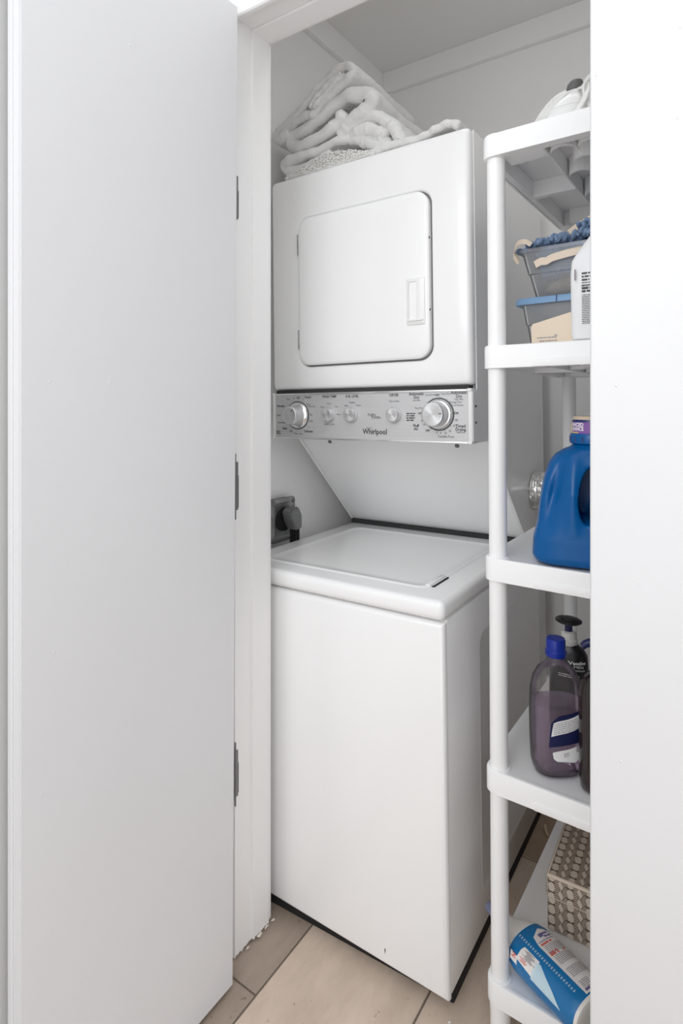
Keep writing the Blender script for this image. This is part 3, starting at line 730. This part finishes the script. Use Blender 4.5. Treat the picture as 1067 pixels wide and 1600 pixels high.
# ---- second shelf: bins, chenille mop pads, envelope, jug
Z2 = TOPS[1]-.0005
def bin_walls(bm, w0, d0, w1, d1, z0, z1, t=.0022, step=.5):
    def rr(w, d, z, r=.012): return [(p[0], p[1], z) for p in rrect(-w, w, -d, d, r, 5)]
    zs = z0+(z1-z0)*step
    f = lambda k: (w0+(w1-w0)*k, d0+(d1-d0)*k)
    a = f(0); b = f(step); c = f(1)
    loft(bm, [rr(a[0]-.003, a[1]-.003, z0), rr(*a, z0+.003), rr(*b, zs), rr(b[0]+.002, b[1]+.002, zs+.001), rr(c[0]+.001, c[1]+.001, z1-.008), rr(c[0]+.006, c[1]+.006, z1-.007), rr(c[0]+.006, c[1]+.006, z1), rr(c[0], c[1], z1),
              rr(b[0]+.0002, b[1]+.0002, zs+.002), rr(b[0]-t, b[1]-t, zs), rr(a[0]-t, a[1]-t, z0+.004)])
lowb = on_shelf('storage_bin', 'clear plastic bin with a dusty blue lid, standing on the second shelf', 'bin', (.118, .190, Z2), R(-1.0))
bm = B(); bin_walls(bm, .088, .085, .100, .097, .0005, .095); obj('bin_body', bm, M_clear, lowb)
bm = B(); q = rrect(-.1125, .1125, -.107, .107, .014, 5)
loft(bm, [[(p[0], p[1], z) for p in inset2(q, d)] for d, z in ((0, .088), (0, .097), (.002, .1005), (.006, .1015), (.010, .1015), (.012, .0985), (.05, .0985))]); lid = obj('bin_lid', bm, M_lid, lowb)
obj('lid_notch', box((-.030, -.1085, .0878), (-.0285, -.106, .1008)), M_navy, lid, smooth=False)
upb = on_shelf('storage_bin', 'open clear plastic bin of blue mop pads, stacked on the blue-lidded bin', 'bin', (.122, .190, Z2+.0995), R(-1.5))
bm = B(); bin_walls(bm, .083, .080, .103, .098, .0005, .0985); obj('bin_body', bm, M_clear, upb)
def worm(bm, p, d, l, r, rn):
    d = d.normalized(); q = p+d*l
    mid = (p+q)/2+Vector((rn.uniform(-1, 1), rn.uniform(-1, 1), rn.uniform(-1, 1)))*.002
    N = 5; rad = [r*.8, r, r*1.08, r*1.02, r*.62]
    pts = cr([p, mid, q], N-1); up = d.orthogonal().normalized(); w = d.cross(up)
    loft(bm, [[c+(up*math.cos(2*PI*k/6)+w*math.sin(2*PI*k/6))*rr for k in range(6)] for c, rr in zip(pts, rad)])
def mop(label, loc, spots, pad, seed, ties, yaw=0):
    o = on_shelf('mop_pad', label, 'mop pad', loc, yaw, 'blue mop pads in the clear bin'); rn = random.Random(seed)
    bm = B(); loft(bm, pad); obj('pad', bm, M_blue, o)
    bm = B()
    for (x0, x1, y0, y1, zf, cnt, dirv) in spots:
        for k in range(cnt):
            x, y = rn.uniform(x0, x1), rn.uniform(y0, y1); z = zf(x, y)
            d = Vector(dirv)+Vector((rn.uniform(-1.4, 1.4), rn.uniform(-1.2, 1.2), rn.uniform(-.5, .8)))
            worm(bm, Vector((x, y, z)), d, rn.uniform(.009, .016), rn.uniform(.0040, .0050), rn)
    t = obj('chenille_tuft', bm, M_blue, o); t['kind'] = 'stuff'
    for nm, pts, w in ties:
        bm = B(); P = cr(pts, 24); rows = []
        for i, p in enumerate(P):
            d = (P[min(i+1, 24)]-P[max(i-1, 0)]).normalized(); s = Vector((0, .25, 1)); s = (s-d*s.dot(d)).normalized(); n = d.cross(s)
            rows.append([p+s*w/2+n*.0006, p-s*w/2+n*.0006, p-s*w/2-n*.0006, p+s*w/2-n*.0006])
        loft(bm, rows); obj(nm, bm, M_cream, o, angle=60)
    return o
ZB = Z2+.0995
pad1 = [[(x*(1+.025*math.sin(k*PI/2)), y*(1+.025*math.sin(k*PI/2)), q) for k, (x, y, q) in enumerate(sup(.0, .0, .09*f, .085*f, z, 160, 4))] for z, f in ((.046, .78), (.048, .88), (.062, .94), (.080, .96), (.098, .985), (.104, .94), (.106, .6))]
mop('blue chenille mop pad filling the open clear bin, cream tie folded inside the front', (.122, .190, ZB),
    [(-.098, .09, -.095, -.05, lambda x, y: .107+.009*(1 if x > -.05 else 0)*random.random(), 130, (0, -.35, .8)), (-.10, .02, -.05, .09, lambda x, y: .110+.010*random.random(), 170, (-.2, -.2, 1)), (-.112, -.095, -.09, .0, lambda x, y: .100, 30, (-1, -.4, .1))], pad1, 21,
    [('tie', [(-.078, -.0985, .066), (-.066, -.0985, .071), (-.056, -.0990, .070), (-.044, -.0992, .075), (-.010, -.0994, .080), (.03, -.0994, .083), (.075, -.0988, .084)], .016),
     ('tie', [(-.114, -.085, .080), (-.121, -.09, .098), (-.112, -.10, .112), (-.096, -.105, .113), (-.084, -.102, .106)], .010),
     ('tie', [(-.121, -.088, .100), (-.120, -.094, .088), (-.112, -.096, .073)], .006)])
pad2 = [sup(.055+.0*z, -.03, .055*f, .05*f, z, 30, 3) for z, f in ((.0, .6), (.006, .95), (.016, 1.0), (.024, .9), (.028, .5))]
mop('second blue chenille mop pad heaped higher at the back right of the clear bin', (.122, .190, ZB+.112),
    [(.0, .11, -.085, .02, lambda x, y: .012+.20*max(0, x-.02)+.018*random.random(), 230, (.1, -.6, .6)), (.0, .1, .0, .05, lambda x, y: .03, 60, (0, 0, 1))], pad2, 33,
    [('tie', [(-.022, -.062, .016), (-.005, -.060, .027), (.018, -.055, .040), (.045, -.05, .056), (.06, -.04, .064)], .014)])
bm = B(); bmesh.ops.create_icosphere(bm, subdivisions=4, radius=1)
for v in bm.verts:
    n = noise.noise(v.co*2.2)*.12; v.co = Vector((v.co.x*.052*(1+n), v.co.y*.045*(1+n), v.co.z*.0205*(1+n)))
sp = obj('sponge', bm, M_brown); sp.location = sw((.100, .160, ZB+.0255)); tag(sp, 'grey-brown round sponge at the bottom of the open clear bin', 'sponge')
bm = B(); lathe(bm, [(.020, -.010), (.024, -.006), (.024, .006), (.020, .010), (.016, .0105), (.0155, .008), (.012, .008), (.0115, .0105), (.008, .0105), (.0075, .008), (.003, .008)], (0, 0, 0), 'y', 32)
sb = obj('scrubber', bm, M_tan); sb.location = sw((.176, .120, ZB+.0285)); sb.rotation_euler = (0, 0, R(-4)); tag(sb, 'tan ringed scrubber standing in the open clear bin', 'scrubber')
# envelope leaning on the lower bin
en = on_shelf('envelope', 'tan paper envelope with two lines of small print, leaning on the blue-lidded bin', 'envelope', (.118, .082, Z2+.001))
pts = [(-.078, .0), (.072, .0), (.072, .074), (-.002, .0665), (-.078, .0475), (-.081, .042)]
bm = B(); prism(bm, pts, 0, .0014, 'y')
for v in bm.verts: v.co.y += v.co.z*.13
obj('paper', bm, M_envelope, en, smooth=False)
bm = B(); ef = lambda u, v: (u, v*.13-.0004, v)
add_text(bm, '100 S MAIN ST', .0058, ef, at=(-.045, .0185), rot=.08, sx=.8) if False else fine_print(bm, ef, -.068, -.030, .0190, 1, .005, .0022, 4, .05)
fine_print(bm, ef, -.064, -.028, .0125, 1, .005, .0022, 8, .1); fine_print(bm, ef, -.036, -.030, .0225, 1, .005, .0022, 2, .05)
K_(L_(obj('small_print', bm, M_grey, en, smooth=False), 'two short lines of tiny grey print'))
# white jug
jug = on_shelf('bleach_jug', 'white plastic jug with dense black small print, right of the bins on the second shelf', 'jug', (.201, .031, Z2), R(3))
bm = B()
prof = [(.0005, .062, .046), (.004, .068, .052), (.012, .070, .054), (.118, .071, .055), (.140, .069, .054), (.150, .064, .050), (.172, .050, .041), (.194, .033, .030), (.206, .0215, .0215), (.212, .019, .019), (.226, .019, .019)]
loft(bm, [sup(0, 0, a, b*.86 if z < .19 else b, z, 44, 4.5-(2.5*max(0, (z-.14)/.086))) for z, a, b in prof]); jb = obj('jug_body', bm, M_jug, jug)
bm = B(); tube(bm, [(.055, 0, .135), (.074, 0, .150), (.066, 0, .182), (.038, 0, .202), (.02, 0, .204)], .009, 12, 24); obj('handle', bm, M_jug, jug)
bm = B(); lathe(bm, [(.0225, .214), (.0235, .217), (.0235, .236), (.021, .239)], (0, 0, 0), 'z', 30); obj('cap', bm, M_wplastic2, jug)
jf = lambda u, v: (u, -.0473-.0004, v)
bm = B(); fine_print(bm, jf, -.048, -.030, .114, 3, .0056, .0026, 12, .4); fine_print(bm, jf, -.048, -.020, .098, 2, .004, .0012, 13, .1)
fine_print(bm, jf, -.048, -.018, .0885, 2, .0050, .0030, 14, .5); fine_print(bm, jf, -.048, -.016, .077, 17, .0030, .0011, 15, .08)
add_text(bm, 'KEEP OUT OF REACH', .0044, jf, 'LEFT', .0001, .62, at=(-.0485, .0920))
K_(L_(obj('small_print', bm, M_print, jug, smooth=False), 'black small print on the jug side'))
bm = B(); quad_uv(bm, lambda u, v: (u, -.0468-.0004, v), -.0600, -.0570, .103, .122); L_(obj('label_edge', bm, M_grey, jug, smooth=False), 'grey label edge')

# ---- third shelf: blue detergent bottle
Z3 = TOPS[2]
det = on_shelf('detergent_bottle', 'large royal blue detergent bottle with a handle and purple cap sleeve, on the third shelf', 'bottle', (.141, .060, Z3), R(10))
def body_rings(prof, n=56):
    return [sup(cx, cy, a, b, z, n, e) for z, cx, cy, a, b, e in prof]
bm = B()
loft(bm, body_rings([(.0005, 0, 0, .074, .062, 4), (.004, 0, 0, .084, .070, 4), (.012, 0, 0, .089, .074, 4), (.045, .001, 0, .088, .073, 4), (.075, .003, 0, .083, .068, 3.6), (.110, .003, 0, .080, .063, 3.4), (.150, .004, 0, .074, .056, 3.2), (.180, .006, 0, .066, .048, 3), (.194, .008, 0, .058, .043, 2.6), (.203, .010, 0, .046, .038, 2.3), (.209, .012, 0, .034, .032, 2), (.214, .012, 0, .030, .030, 2), (.222, .012, 0, .028, .028, 2)]))
body = obj('bottle_body', bm, M_det)
# cut the hand hole and pinch the side, then round everything
bm = B(); tube(bm, [(.034, -.2, .148), (.034, .2, .148)], .001, 4)
cut = B()
rings = []
for yy in (-.2, .030):
    ring = []
    for k in range(40):
        a = 2*PI*k/40; c, s = math.cos(a), math.sin(a)
        z = s*.050; ring.append((.012+c*.021*(1 if yy < 0 else .8)+(z*.10)-.12*(yy+.06), yy, .126+z*1.1*(1 if yy < 0 else .85)))
    rings.append(ring)
loft(cut, rings); bm.free()
cutter = obj('cutter', cut, M_det)
mod = body.modifiers.new('b', 'BOOLEAN'); mod.operation = 'DIFFERENCE'; mod.object = cutter; mod.solver = 'EXACT'
mod = body.modifiers.new('r', 'REMESH'); mod.mode = 'VOXEL'; mod.voxel_size = .0022
mod = body.modifiers.new('s', 'SMOOTH'); mod.iterations = 14; mod.factor = .5
me = evaluated(body); bpy.data.objects.remove(body); bpy.data.objects.remove(cutter)
for v in me.vertices:      # grip column standing proud, hollow to its left
    x, y, z = v.co
    if y < 0 and z < .205:
        w = max(0, 1-abs(z-.125)/.075)**.7 if abs(z-.125) < .075 else 0
        v.co.y += .013*w*math.exp(-((x+.048+(.02*(z-.125)/.1)*-1)/.011)**2)
        v.co.y -= .007*w*math.exp(-((x+.016)/.013)**2)
link('bottle_body', me, M_det, det, angle=60)
capc = (.012, 0)
bm = B(); lathe(bm, [(.0345, .213), (.0365, .215), (.0365, .228), (.0345, .232)], (*capc, 0), 'z', 44); obj('cap_collar', bm, M_det, det)
bm = B()
for k in range(16):
    a = 2*PI*k/16; c, s = math.cos(a), math.sin(a)
    add_box(bm, (capc[0]+c*.0362-.0012, capc[1]+s*.0362-.0012, .216), (capc[0]+c*.0362+.0012, capc[1]+s*.0362+.0012, .227))
obj('collar_ridge', bm, M_navy, det, smooth=False)
bm = B(); lathe(bm, [(.032, .230), (.032, .256), (.031, .259), (.0295, .260)], (*capc, 0), 'z', 44); obj('cap', bm, M_navy, det)
bm = B(); lathe(bm, [(.0318, .257), (.032, .260), (.030, .263), (.026, .263)], (*capc, 0), 'z', 44); L_(obj('cap_top', bm, M_captop, det), 'beige cap rim')
bm = B(); loft(bm, [sup(capc[0]-.026, .022, r, r, z, 20) for z, r in ((.230, .011), (.246, .011), (.254, .008))]); obj('spout', bm, M_captop, det)
def capf(r): return lambda u, v: (capc[0]+r*math.cos(u/r), capc[1]+r*math.sin(u/r), v)
bm = B(); f = capf(.0325); quad_uv(bm, f, -.0325*R(206), .0325*R(20), .231, .2525, 60, 1); sl_ = L_(obj('cap_sleeve', bm, M_purple, det), 'purple printed sleeve around the cap')
phi = -R(111)
bm = B(); f = capf(.0328); r = .0328
def endtext(s, size, v, sx, end):
    me = text_mesh(s, size, 'RIGHT', .00025); t = bmesh.new(); t.from_mesh(me); bpy.data.meshes.remove(me)
    for w in t.verts: w.co = f(end*r+w.co.x*sx, v+w.co.y)
    merge(bm, t)
endtext('ENHANCED', .0092, .2478, .92, phi); endtext('FRAGRANCE', .0092, .2402, .84, phi)
K_(obj('sleeve_lettering', bm, M_white, det, smooth=False))
bm = B(); quad_uv(bm, f, r*(phi-R(70)), r*(phi-R(18)), .2325, .2348, 20, 1); obj('sleeve_stripe', bm, M_gold, det, smooth=False)

# ---- fourth shelf: soap refill, black lotion pump, dark bottle
Z4 = TOPS[3]
clr = on_shelf('soap_bottle', 'clear bottle half full of lilac soap with a bright blue cap, fourth shelf', 'bottle', (.091, .050, Z4), R(38))
def clear_prof(inset=0, top=None):
    pr = [(.001, .036, .026), (.005, .042, .031), (.02, .0455, .0335), (.055, .047, .035), (.11, .0475, .0355), (.15, .046, .034), (.172, .041, .031), (.188, .032, .025), (.198, .022, .018), (.204, .0155, .0155), (.224, .0150, .0150)]
    return [(z+inset, a-inset, b-inset) for z, a, b in pr]
bm = B(); loft(bm, [sup(0, 0, a, b, z, 56, 2.7 if z < .19 else 2) for z, a, b in clear_prof()]); obj('bottle_body', bm, M_pet, clr, angle=60)
bm = B(); lq = [p for p in clear_prof(.0014) if p[0] < .120]+[(.128, .0457, .0337)]
loft(bm, [sup(0, 0, a, b, z, 56, 2.7) for z, a, b in lq]); L_(obj('liquid', bm, M_liquid, clr, angle=60), 'lilac liquid filling the lower half')
bm = B(); lathe(bm, [(.0185, .212), (.0190, .214), (.0190, .221), (.0172, .223), (.0172, .240), (.0160, .2435), (.012, .2445)], (0, 0, 0), 'z', 36)
cap = obj('cap', bm, M_bluecap, clr)
def wrapf(a, b, z0=0, e=2.7, off=.0004):
    # u = arc position along the front (-Y) side of a superellipse section
    def f(u, v):
        t = -PI/2+u/((a+b)/2*.98)
        c, s = math.cos(t), math.sin(t)
        return ((a+off)*math.copysign(abs(c)**(2/e), c), (b+off)*math.copysign(abs(s)**(2/e), s), v)
    return f
wf = wrapf(.0475, .0355); wf2 = wrapf(.0475, .0355, off=.0009)
bm = B(); patch_uv(bm, wf, [(-.020, .060), (.034, .070), (.034, .128), (-.004, .118), (-.016, .104)], 20); nl = L_(obj('navy_label', bm, M_navylabel, clr), 'dark blue label area')
bm = B(); patch_uv(bm, wf2, [(-.016, .080), (.030, .098), (.030, .122), (-.012, .106)], 12); patch_uv(bm, wf2, [(-.012, .040), (-.004, .034), (.012, .033), (.028, .042), (.028, .066), (-.014, .052)], 12)
obj('white_label', bm, M_white, clr)
wf3 = wrapf(.0475, .0355, off=.0013)
bm = B(); sk = lambda u, v: wf3(u, v+u*.37)
fine_print(bm, sk, -.012, .028, .1065, 6, .0034, .0010, 31, .12)
for k in range(9): quad_uv(bm, sk, .014, .024, .046+k*.0013, .0466+k*.0013, 3, 1)
add_text(bm, '150', .006, sk, at=(.002, .047), rot=PI/2)
K_(obj('label_print', bm, M_grey, clr, smooth=False))
lot = on_shelf('lotion_bottle', 'black pump lotion bottle with white lettering behind the lilac soap bottle', 'bottle', (.077, .200, Z4), R(4))
bm = B()
loft(bm, [sup(0, 0, a, b, z, 48, 2.6) for z, a, b in ((.0005, .034, .021), (.004, .038, .025), (.02, .039, .026), (.14, .038, .0255), (.158, .036, .0245), (.170, .029, .020), (.176, .020, .016), (.179, .0165, .0150), (.186, .0160, .0150))]); obj('bottle_body', bm, M_blk, lot, angle=60)
bm = B(); lathe(bm, [(.0165, .178), (.0172, .180), (.0172, .188), (.0152, .190), (.0150, .200), (.0132, .203), (.009, .205)], (0, 0, 0), 'z', 32); L_(obj('collar', bm, M_collar, lot), 'translucent white collar')
bm = B(); lathe(bm, [(.0075, .203), (.0075, .217), (.010, .220)], (0, 0, 0), 'z', 20); obj('pump_stem', bm, M_navylabel, lot)
bm = B(); loft(bm, [sup(0, 0, a, b, z, 32, 2) for z, a, b in ((.217, .008, .008), (.221, .022, .016), (.2245, .0265, .019), (.228, .0265, .019), (.231, .022, .016), (.232, .01, .008))]); obj('pump_head', bm, M_blk, lot)
lf = wrapf(.0385, .0258, off=.0007, e=2.6)
bm = B(); add_text(bm, 'Vaseline', .0098, lf, at=(.0165, .1500), bold=.0002, sx=.95, rot=.06); add_text(bm, 'MEN', .0078, lf, at=(.0175, .1420), sx=1.2); add_text(bm, 'COOLING', .0050, lf, at=(.019, .1350))
fine_print(bm, lf, -.010, .020, .124, 2, .004, .0014, 41, .2)
K_(obj('label_lettering', bm, M_white, lot, smooth=False))
dk = on_shelf('soap_bottle', 'dark brown bottle with a blue pump, beside the lilac soap at the door edge', 'bottle', (.177, .040, Z4), R(8))
dk.scale = (1, 1, 1.085)
bm = B()
loft(bm, [sup(0, 0, a, b, z, 48, 2.6) for z, a, b in ((.0005, .037, .028), (.004, .041, .032), (.02, .0425, .034), (.15, .0425, .034), (.170, .039, .031), (.182, .030, .025), (.190, .019, .018), (.196, .0155, .0155), (.204, .0155, .0155))]); obj('bottle_body', bm, M_brn, dk, angle=60)
bm = B(); lathe(bm, [(.0165, .200), (.017, .202), (.017, .216), (.010, .219), (.006, .220), (.006, .236)], (0, 0, 0), 'z', 28); obj('collar', bm, M_navylabel, dk)
bm = B(); tube(bm, [(.006, 0, .236), (-.010, -.002, .238), (-.028, -.006, .234), (-.036, -.008, .228)], lambda t: .0085-.003*t, 12, 16); obj('pump_head', bm, M_navylabel, dk)

# ---- lowest shelf: patterned box, blue cleaner bottle lying down
Z5 = TOPS[4]
bx = on_shelf('storage_box', 'cream box printed with brown lined hexagons, at the back of the lowest shelf', 'box', (.045, .148, Z5), R(2.5))
BW, BD, BH = .29, .27, .112
bm = box((0, 0, .0005), (BW, BD, BH-.02), .003, 2); obj('box_body', bm, M_envelope if False else M_cream, bx)
bm = box((-.0015, -.0015, BH-.045), (BW+.0015, BD+.0015, BH), .004, 3); lidb = obj('box_lid', bm, M_cream, bx)
M_ink = mat('brown_ink', (.23, .165, .125), .7); M_ink2 = mat('dark_ink', (.05, .04, .036), .7); M_pale = mat('pale_cream_print', (.70, .60, .50), .7)
def clip_poly(poly, u0, u1, v0, v1):
    for ax, lim, sg in ((0, u0, 1), (0, u1, -1), (1, v0, 1), (1, v1, -1)):
        res = []
        for a, b in zip(poly, poly[1:]+poly[:1]):
            da, db = (a[ax]-lim)*sg, (b[ax]-lim)*sg
            if da >= 0: res.append(a)
            if (da >= 0) != (db >= 0):
                t = da/(da-db); res.append((a[0]+(b[0]-a[0])*t, a[1]+(b[1]-a[1])*t))
        poly = res
        if len(poly) < 3: return []
    return poly
def hex_print(fn, u0, u1, v0, v1, P=.0360, V=.0205):
    """light hexagons and lozenges over brown bands hatched with cream lines"""
    base, stripe, light, dark = B(), B(), B(), B()
    def put(bm, poly, off):
        q = clip_poly(poly, u0, u1, v0, v1)
        if q: bm.faces.new([bm.verts.new(fn(a, b, off)) for a, b in q])
    put(base, [(u0, v0), (u1, v0), (u1, v1), (u0, v1)], .0003)
    for i in range(-1, int((u1-u0)/P)+2):
        for j in range(-1, int((v1-v0)/V)+2):
            cu, cv = u0+.008+i*P, v0+j*V
            for k in range(5):       # hatching of the two bands beside each hexagon
                t = -V*.5+k*V/5
                put(stripe, [(cu+P*.16, cv+t), (cu+P*.42, cv+t+V*.42), (cu+P*.42, cv+t+V*.47), (cu+P*.16, cv+t+V*.05)], .0005)
            for k in range(9):
                t = -V*.5+k*V/9
                put(stripe, [(cu-P*.42, cv+t+V*.35), (cu-P*.16, cv+t), (cu-P*.16, cv+t+V*.03), (cu-P*.42, cv+t+V*.38)], .0005)
            put(light, [(cu-P*.19, cv+V*.20), (cu-P*.06, cv+V*.47), (cu+P*.12, cv+V*.43), (cu+P*.19, cv-V*.12), (cu+P*.08, cv-V*.44), (cu-P*.12, cv-V*.38)], .0007)
            lu, lv = cu+P*.5, cv+V*.5
            put(light, [(lu-P*.14, lv+V*.10), (lu-P*.02, lv+V*.52), (lu+P*.14, lv-V*.10), (lu+P*.02, lv-V*.50)], .0007)
            put(dark, [(cu-P*.26, cv+V*.52), (cu+P*.20, cv+V*.50), (cu+P*.20, cv+V*.57), (cu-P*.26, cv+V*.60)], .0009)
            put(dark, [(cu-P*.42, cv+V*.14), (cu-P*.26, cv+V*.53), (cu-P*.25, cv+V*.60), (cu-P*.42, cv+V*.20)], .0009)
    return base, stripe, light, dark
faces = [hex_print(lambda u, v, o: (u, -.0015-o, v), .001, BW-.001, BH-.043, BH-.004),
         hex_print(lambda u, v, o: (u, -o, v), .001, BW-.001, .002, BH-.046),
         hex_print(lambda u, v, o: (u, v, BH+o), .003, BW-.003, .003, BD-.003, .0360, .0215),
         hex_print(lambda u, v, o: (-.0015-o, v, u), BH-.043, BH-.004, .002, BD-.002)]
for (nm, m), k in zip((('print_ground', M_ink), ('hatching', M_cream), ('hexagon_print', M_pale), ('pattern_line', M_ink2)), range(4)):
    bm = B()
    for f in faces: merge(bm, f[k])
    K_(obj(nm, bm, m, bx, smooth=False))
# cleaner bottle, axis local +X from cap to base, lying on its side
ang = R(-24)
cb = on_shelf('cleaner_bottle', 'bright blue cleaner bottle with white labels lying on its side on the lowest shelf', 'bottle', (-.008, .070, Z5+.0335), ang)
rx_, rz_ = .050, .0325
prof = [(-.030, .0125, .0125), (-.012, .0130, .0130), (-.008, .0165, .015), (.004, .020, .017), (.018, .029, .022), (.030, .038, .027), (.042, .045, .0300), (.055, .049, .0320), (.070, .050, .0325), (.10, .050, .0325), (.170, .050, .0325), (.184, .049, .0320), (.190, .046, .0295)]
def xr(x, a, b, n=48, e=2.4): return [(x, p[0], p[1]) for p in sup(0, 0, a, b, 0, n, e) for p in [(p[0], p[1])]]
bm = B(); loft(bm, [xr(x, a, b) for x, a, b in prof if x >= .018]); obj('bottle_body', bm, M_wipe, cb, angle=60)
bm = B(); loft(bm, [xr(x, a+.0003, b+.0003) for x, a, b in prof if -.031 < x < .044]); L_(obj('shoulder', bm, M_wipew, cb), 'white shoulder')
bm = B(); loft(bm, [xr(x, a, b, 24, 2) for x, a, b in ((-.058, .006, .006), (-.056, .009, .009), (-.044, .010, .010), (-.028, .0130, .0130))]); L_(obj('nozzle', bm, M_greyblue, cb), 'grey-blue nozzle')
bm = B(); loft(bm, [xr(x, a, b) for x, a, b in ((.186, .0485, .0318), (.191, .0465, .0300), (.193, .042, .027), (.1925, .02, .012))]); L_(obj('bottle_base', bm, M_wipew, cb), 'cream white bottom')
def cyl(off, e=2.4):
    def f(u, v):      # u across the width (+ is +Y), v along the axis towards the cap
        t = PI/2-u/.043; c, s = math.cos(t), math.sin(t)
        k = 1 if v < .16 else 1
        return (.19-v, -(-(rx_+off)*math.copysign(abs(c)**(2/e), c)), (rz_+off)*math.copysign(abs(s)**(2/e), s))
    return f
c1, c2, c3 = cyl(.0006), cyl(.0011), cyl(.0015)
bm = B(); patch_uv(bm, c1, [(-.006, .006), (.040, .006), (.040, .106), (.028, .126), (.012, .134), (-.002, .126), (-.006, .108)], 26); lb = obj('back_label', bm, M_label, cb)
bm = B(); patch_uv(bm, c1, [(-.058, .088), (-.024, .088), (-.024, .124), (-.052, .128)], 14); obj('front_label', bm, M_label, cb)
bm = B(); patch_uv(bm, c1, [(-.062, .028), (-.046, .048), (-.026, .085), (-.028, .092), (-.062, .092)], 14); L_(obj('splash_print', bm, M_lightblue, cb), 'pale blue splash print')
bm = B(); patch_uv(bm, c1, [(-.064, .124), (-.048, .126), (-.046, .142), (-.062, .140)], 8); L_(obj('logo_patch', bm, M_label, cb), 'white logo patch')
bm = B(); fine_print(bm, c2, -.002, .036, .100, 6, .0030, .0012, 51, .12); fine_print(bm, c2, -.002, .036, .078, 6, .0030, .0012, 52, .12); fine_print(bm, c2, -.002, .036, .052, 6, .0030, .0012, 53, .2); fine_print(bm, c2, -.002, .014, .026, 5, .0030, .0012, 54, .2)
for k in range(8): quad_uv(bm, c2, .018+k*.0022, .0192+k*.0022, .012, .026, 1, 2)
K_(obj('small_print', bm, M_grey, cb, smooth=False))
bm = B(); quad_uv(bm, c2, -.004, .026, .1095, .1108, 4, 1); add_text(bm, 'AJAX', .007, c2, at=(.014, .132)) if False else patch_uv(bm, c2, [(.003, .117), (.010, .117), (.010, .124), (.003, .124)], 4)
fine_print(bm, c2, .010, .026, .122, 2, .006, .0040, 57, .1); add_text(bm, 'OXI', .006, c2, at=(.003, .011), bold=.0002) if False else fine_print(bm, c2, -.003, .008, .011, 1, .003, .0035, 58, .05)
K_(obj('label_heading', bm, M_violet, cb, smooth=False))
bm = B(); fine_print(bm, c2, -.003, .016, .1050, 1, .004, .0038, 61, .05); fine_print(bm, c2, -.003, .028, .0830, 1, .004, .0042, 62, .05); fine_print(bm, c2, -.003, .010, .0870, 1, .004, .0030, 63, .05)
for k, (a, b) in enumerate(((-.050, .120), (-.047, .118), (-.044, .121))): quad_uv(bm, c2, a, a+.0014, b-.014, b, 1, 2)
add_text(bm, 'N', .012, c2, at=(-.051, .132), bold=.0004)
K_(obj('red_lettering', bm, M_red, cb, smooth=False))
bm = B(); rn = random.Random(71)
for k in range(9):
    a = -.041+k*.0017*1.05; b = rn.uniform(.112, .121); quad_uv(bm, c2, a, a+.0010, b-rn.uniform(.012, .022), b, 1, 3)
K_(obj('front_lettering', bm, M_grey, cb, smooth=False))
bm = B()
for k in range(24):        # dotted measuring line along the bottle
    v = .020+k*.0052; s = .0024
    for (a0, a1, b0, b1) in ((-.018, -.0172, v, v+s), (-.0150, -.0142, v, v+s), (-.018, -.0142, v, v+.0007), (-.018, -.0142, v+s-.0007, v+s)): quad_uv(bm, c2, a0, a1, b0, b1)
o = obj('dotted_line', bm, M_lightblue, cb, smooth=False); o['kind'] = 'stuff'

# ------------------------------------------------------------------ crumbs on the floor
def chip(label, loc, pts, m, r):
    bm = B(); tube(bm, pts, r, 7, 12); o = obj('wood_chip', bm, m); o.location = loc; tag(o, label, 'debris'); return o
chip('curled tan wood chip on the floor beside the washer base', (-.434, 1.650, .0), [(0, .012, .006), (.004, 0, .0055), (.010, -.012, .006), (.018, -.020, .004)], M_wood, lambda t: .0048-.002*t)
chip('tiny cream crumb on the brown tile under the shelf unit', (-.4133, 1.4959, 0), [(0, 0, .0025), (.003, .002, .0025), (.005, .001, .0022)], M_wipew, .0024)
chip('tiny white crumb on the floor at the washer front corner', (-.452, 1.036, 0), [(0, 0, .0016), (.002, .002, .0016), (.003, .003, .0014)], M_white, .0015)
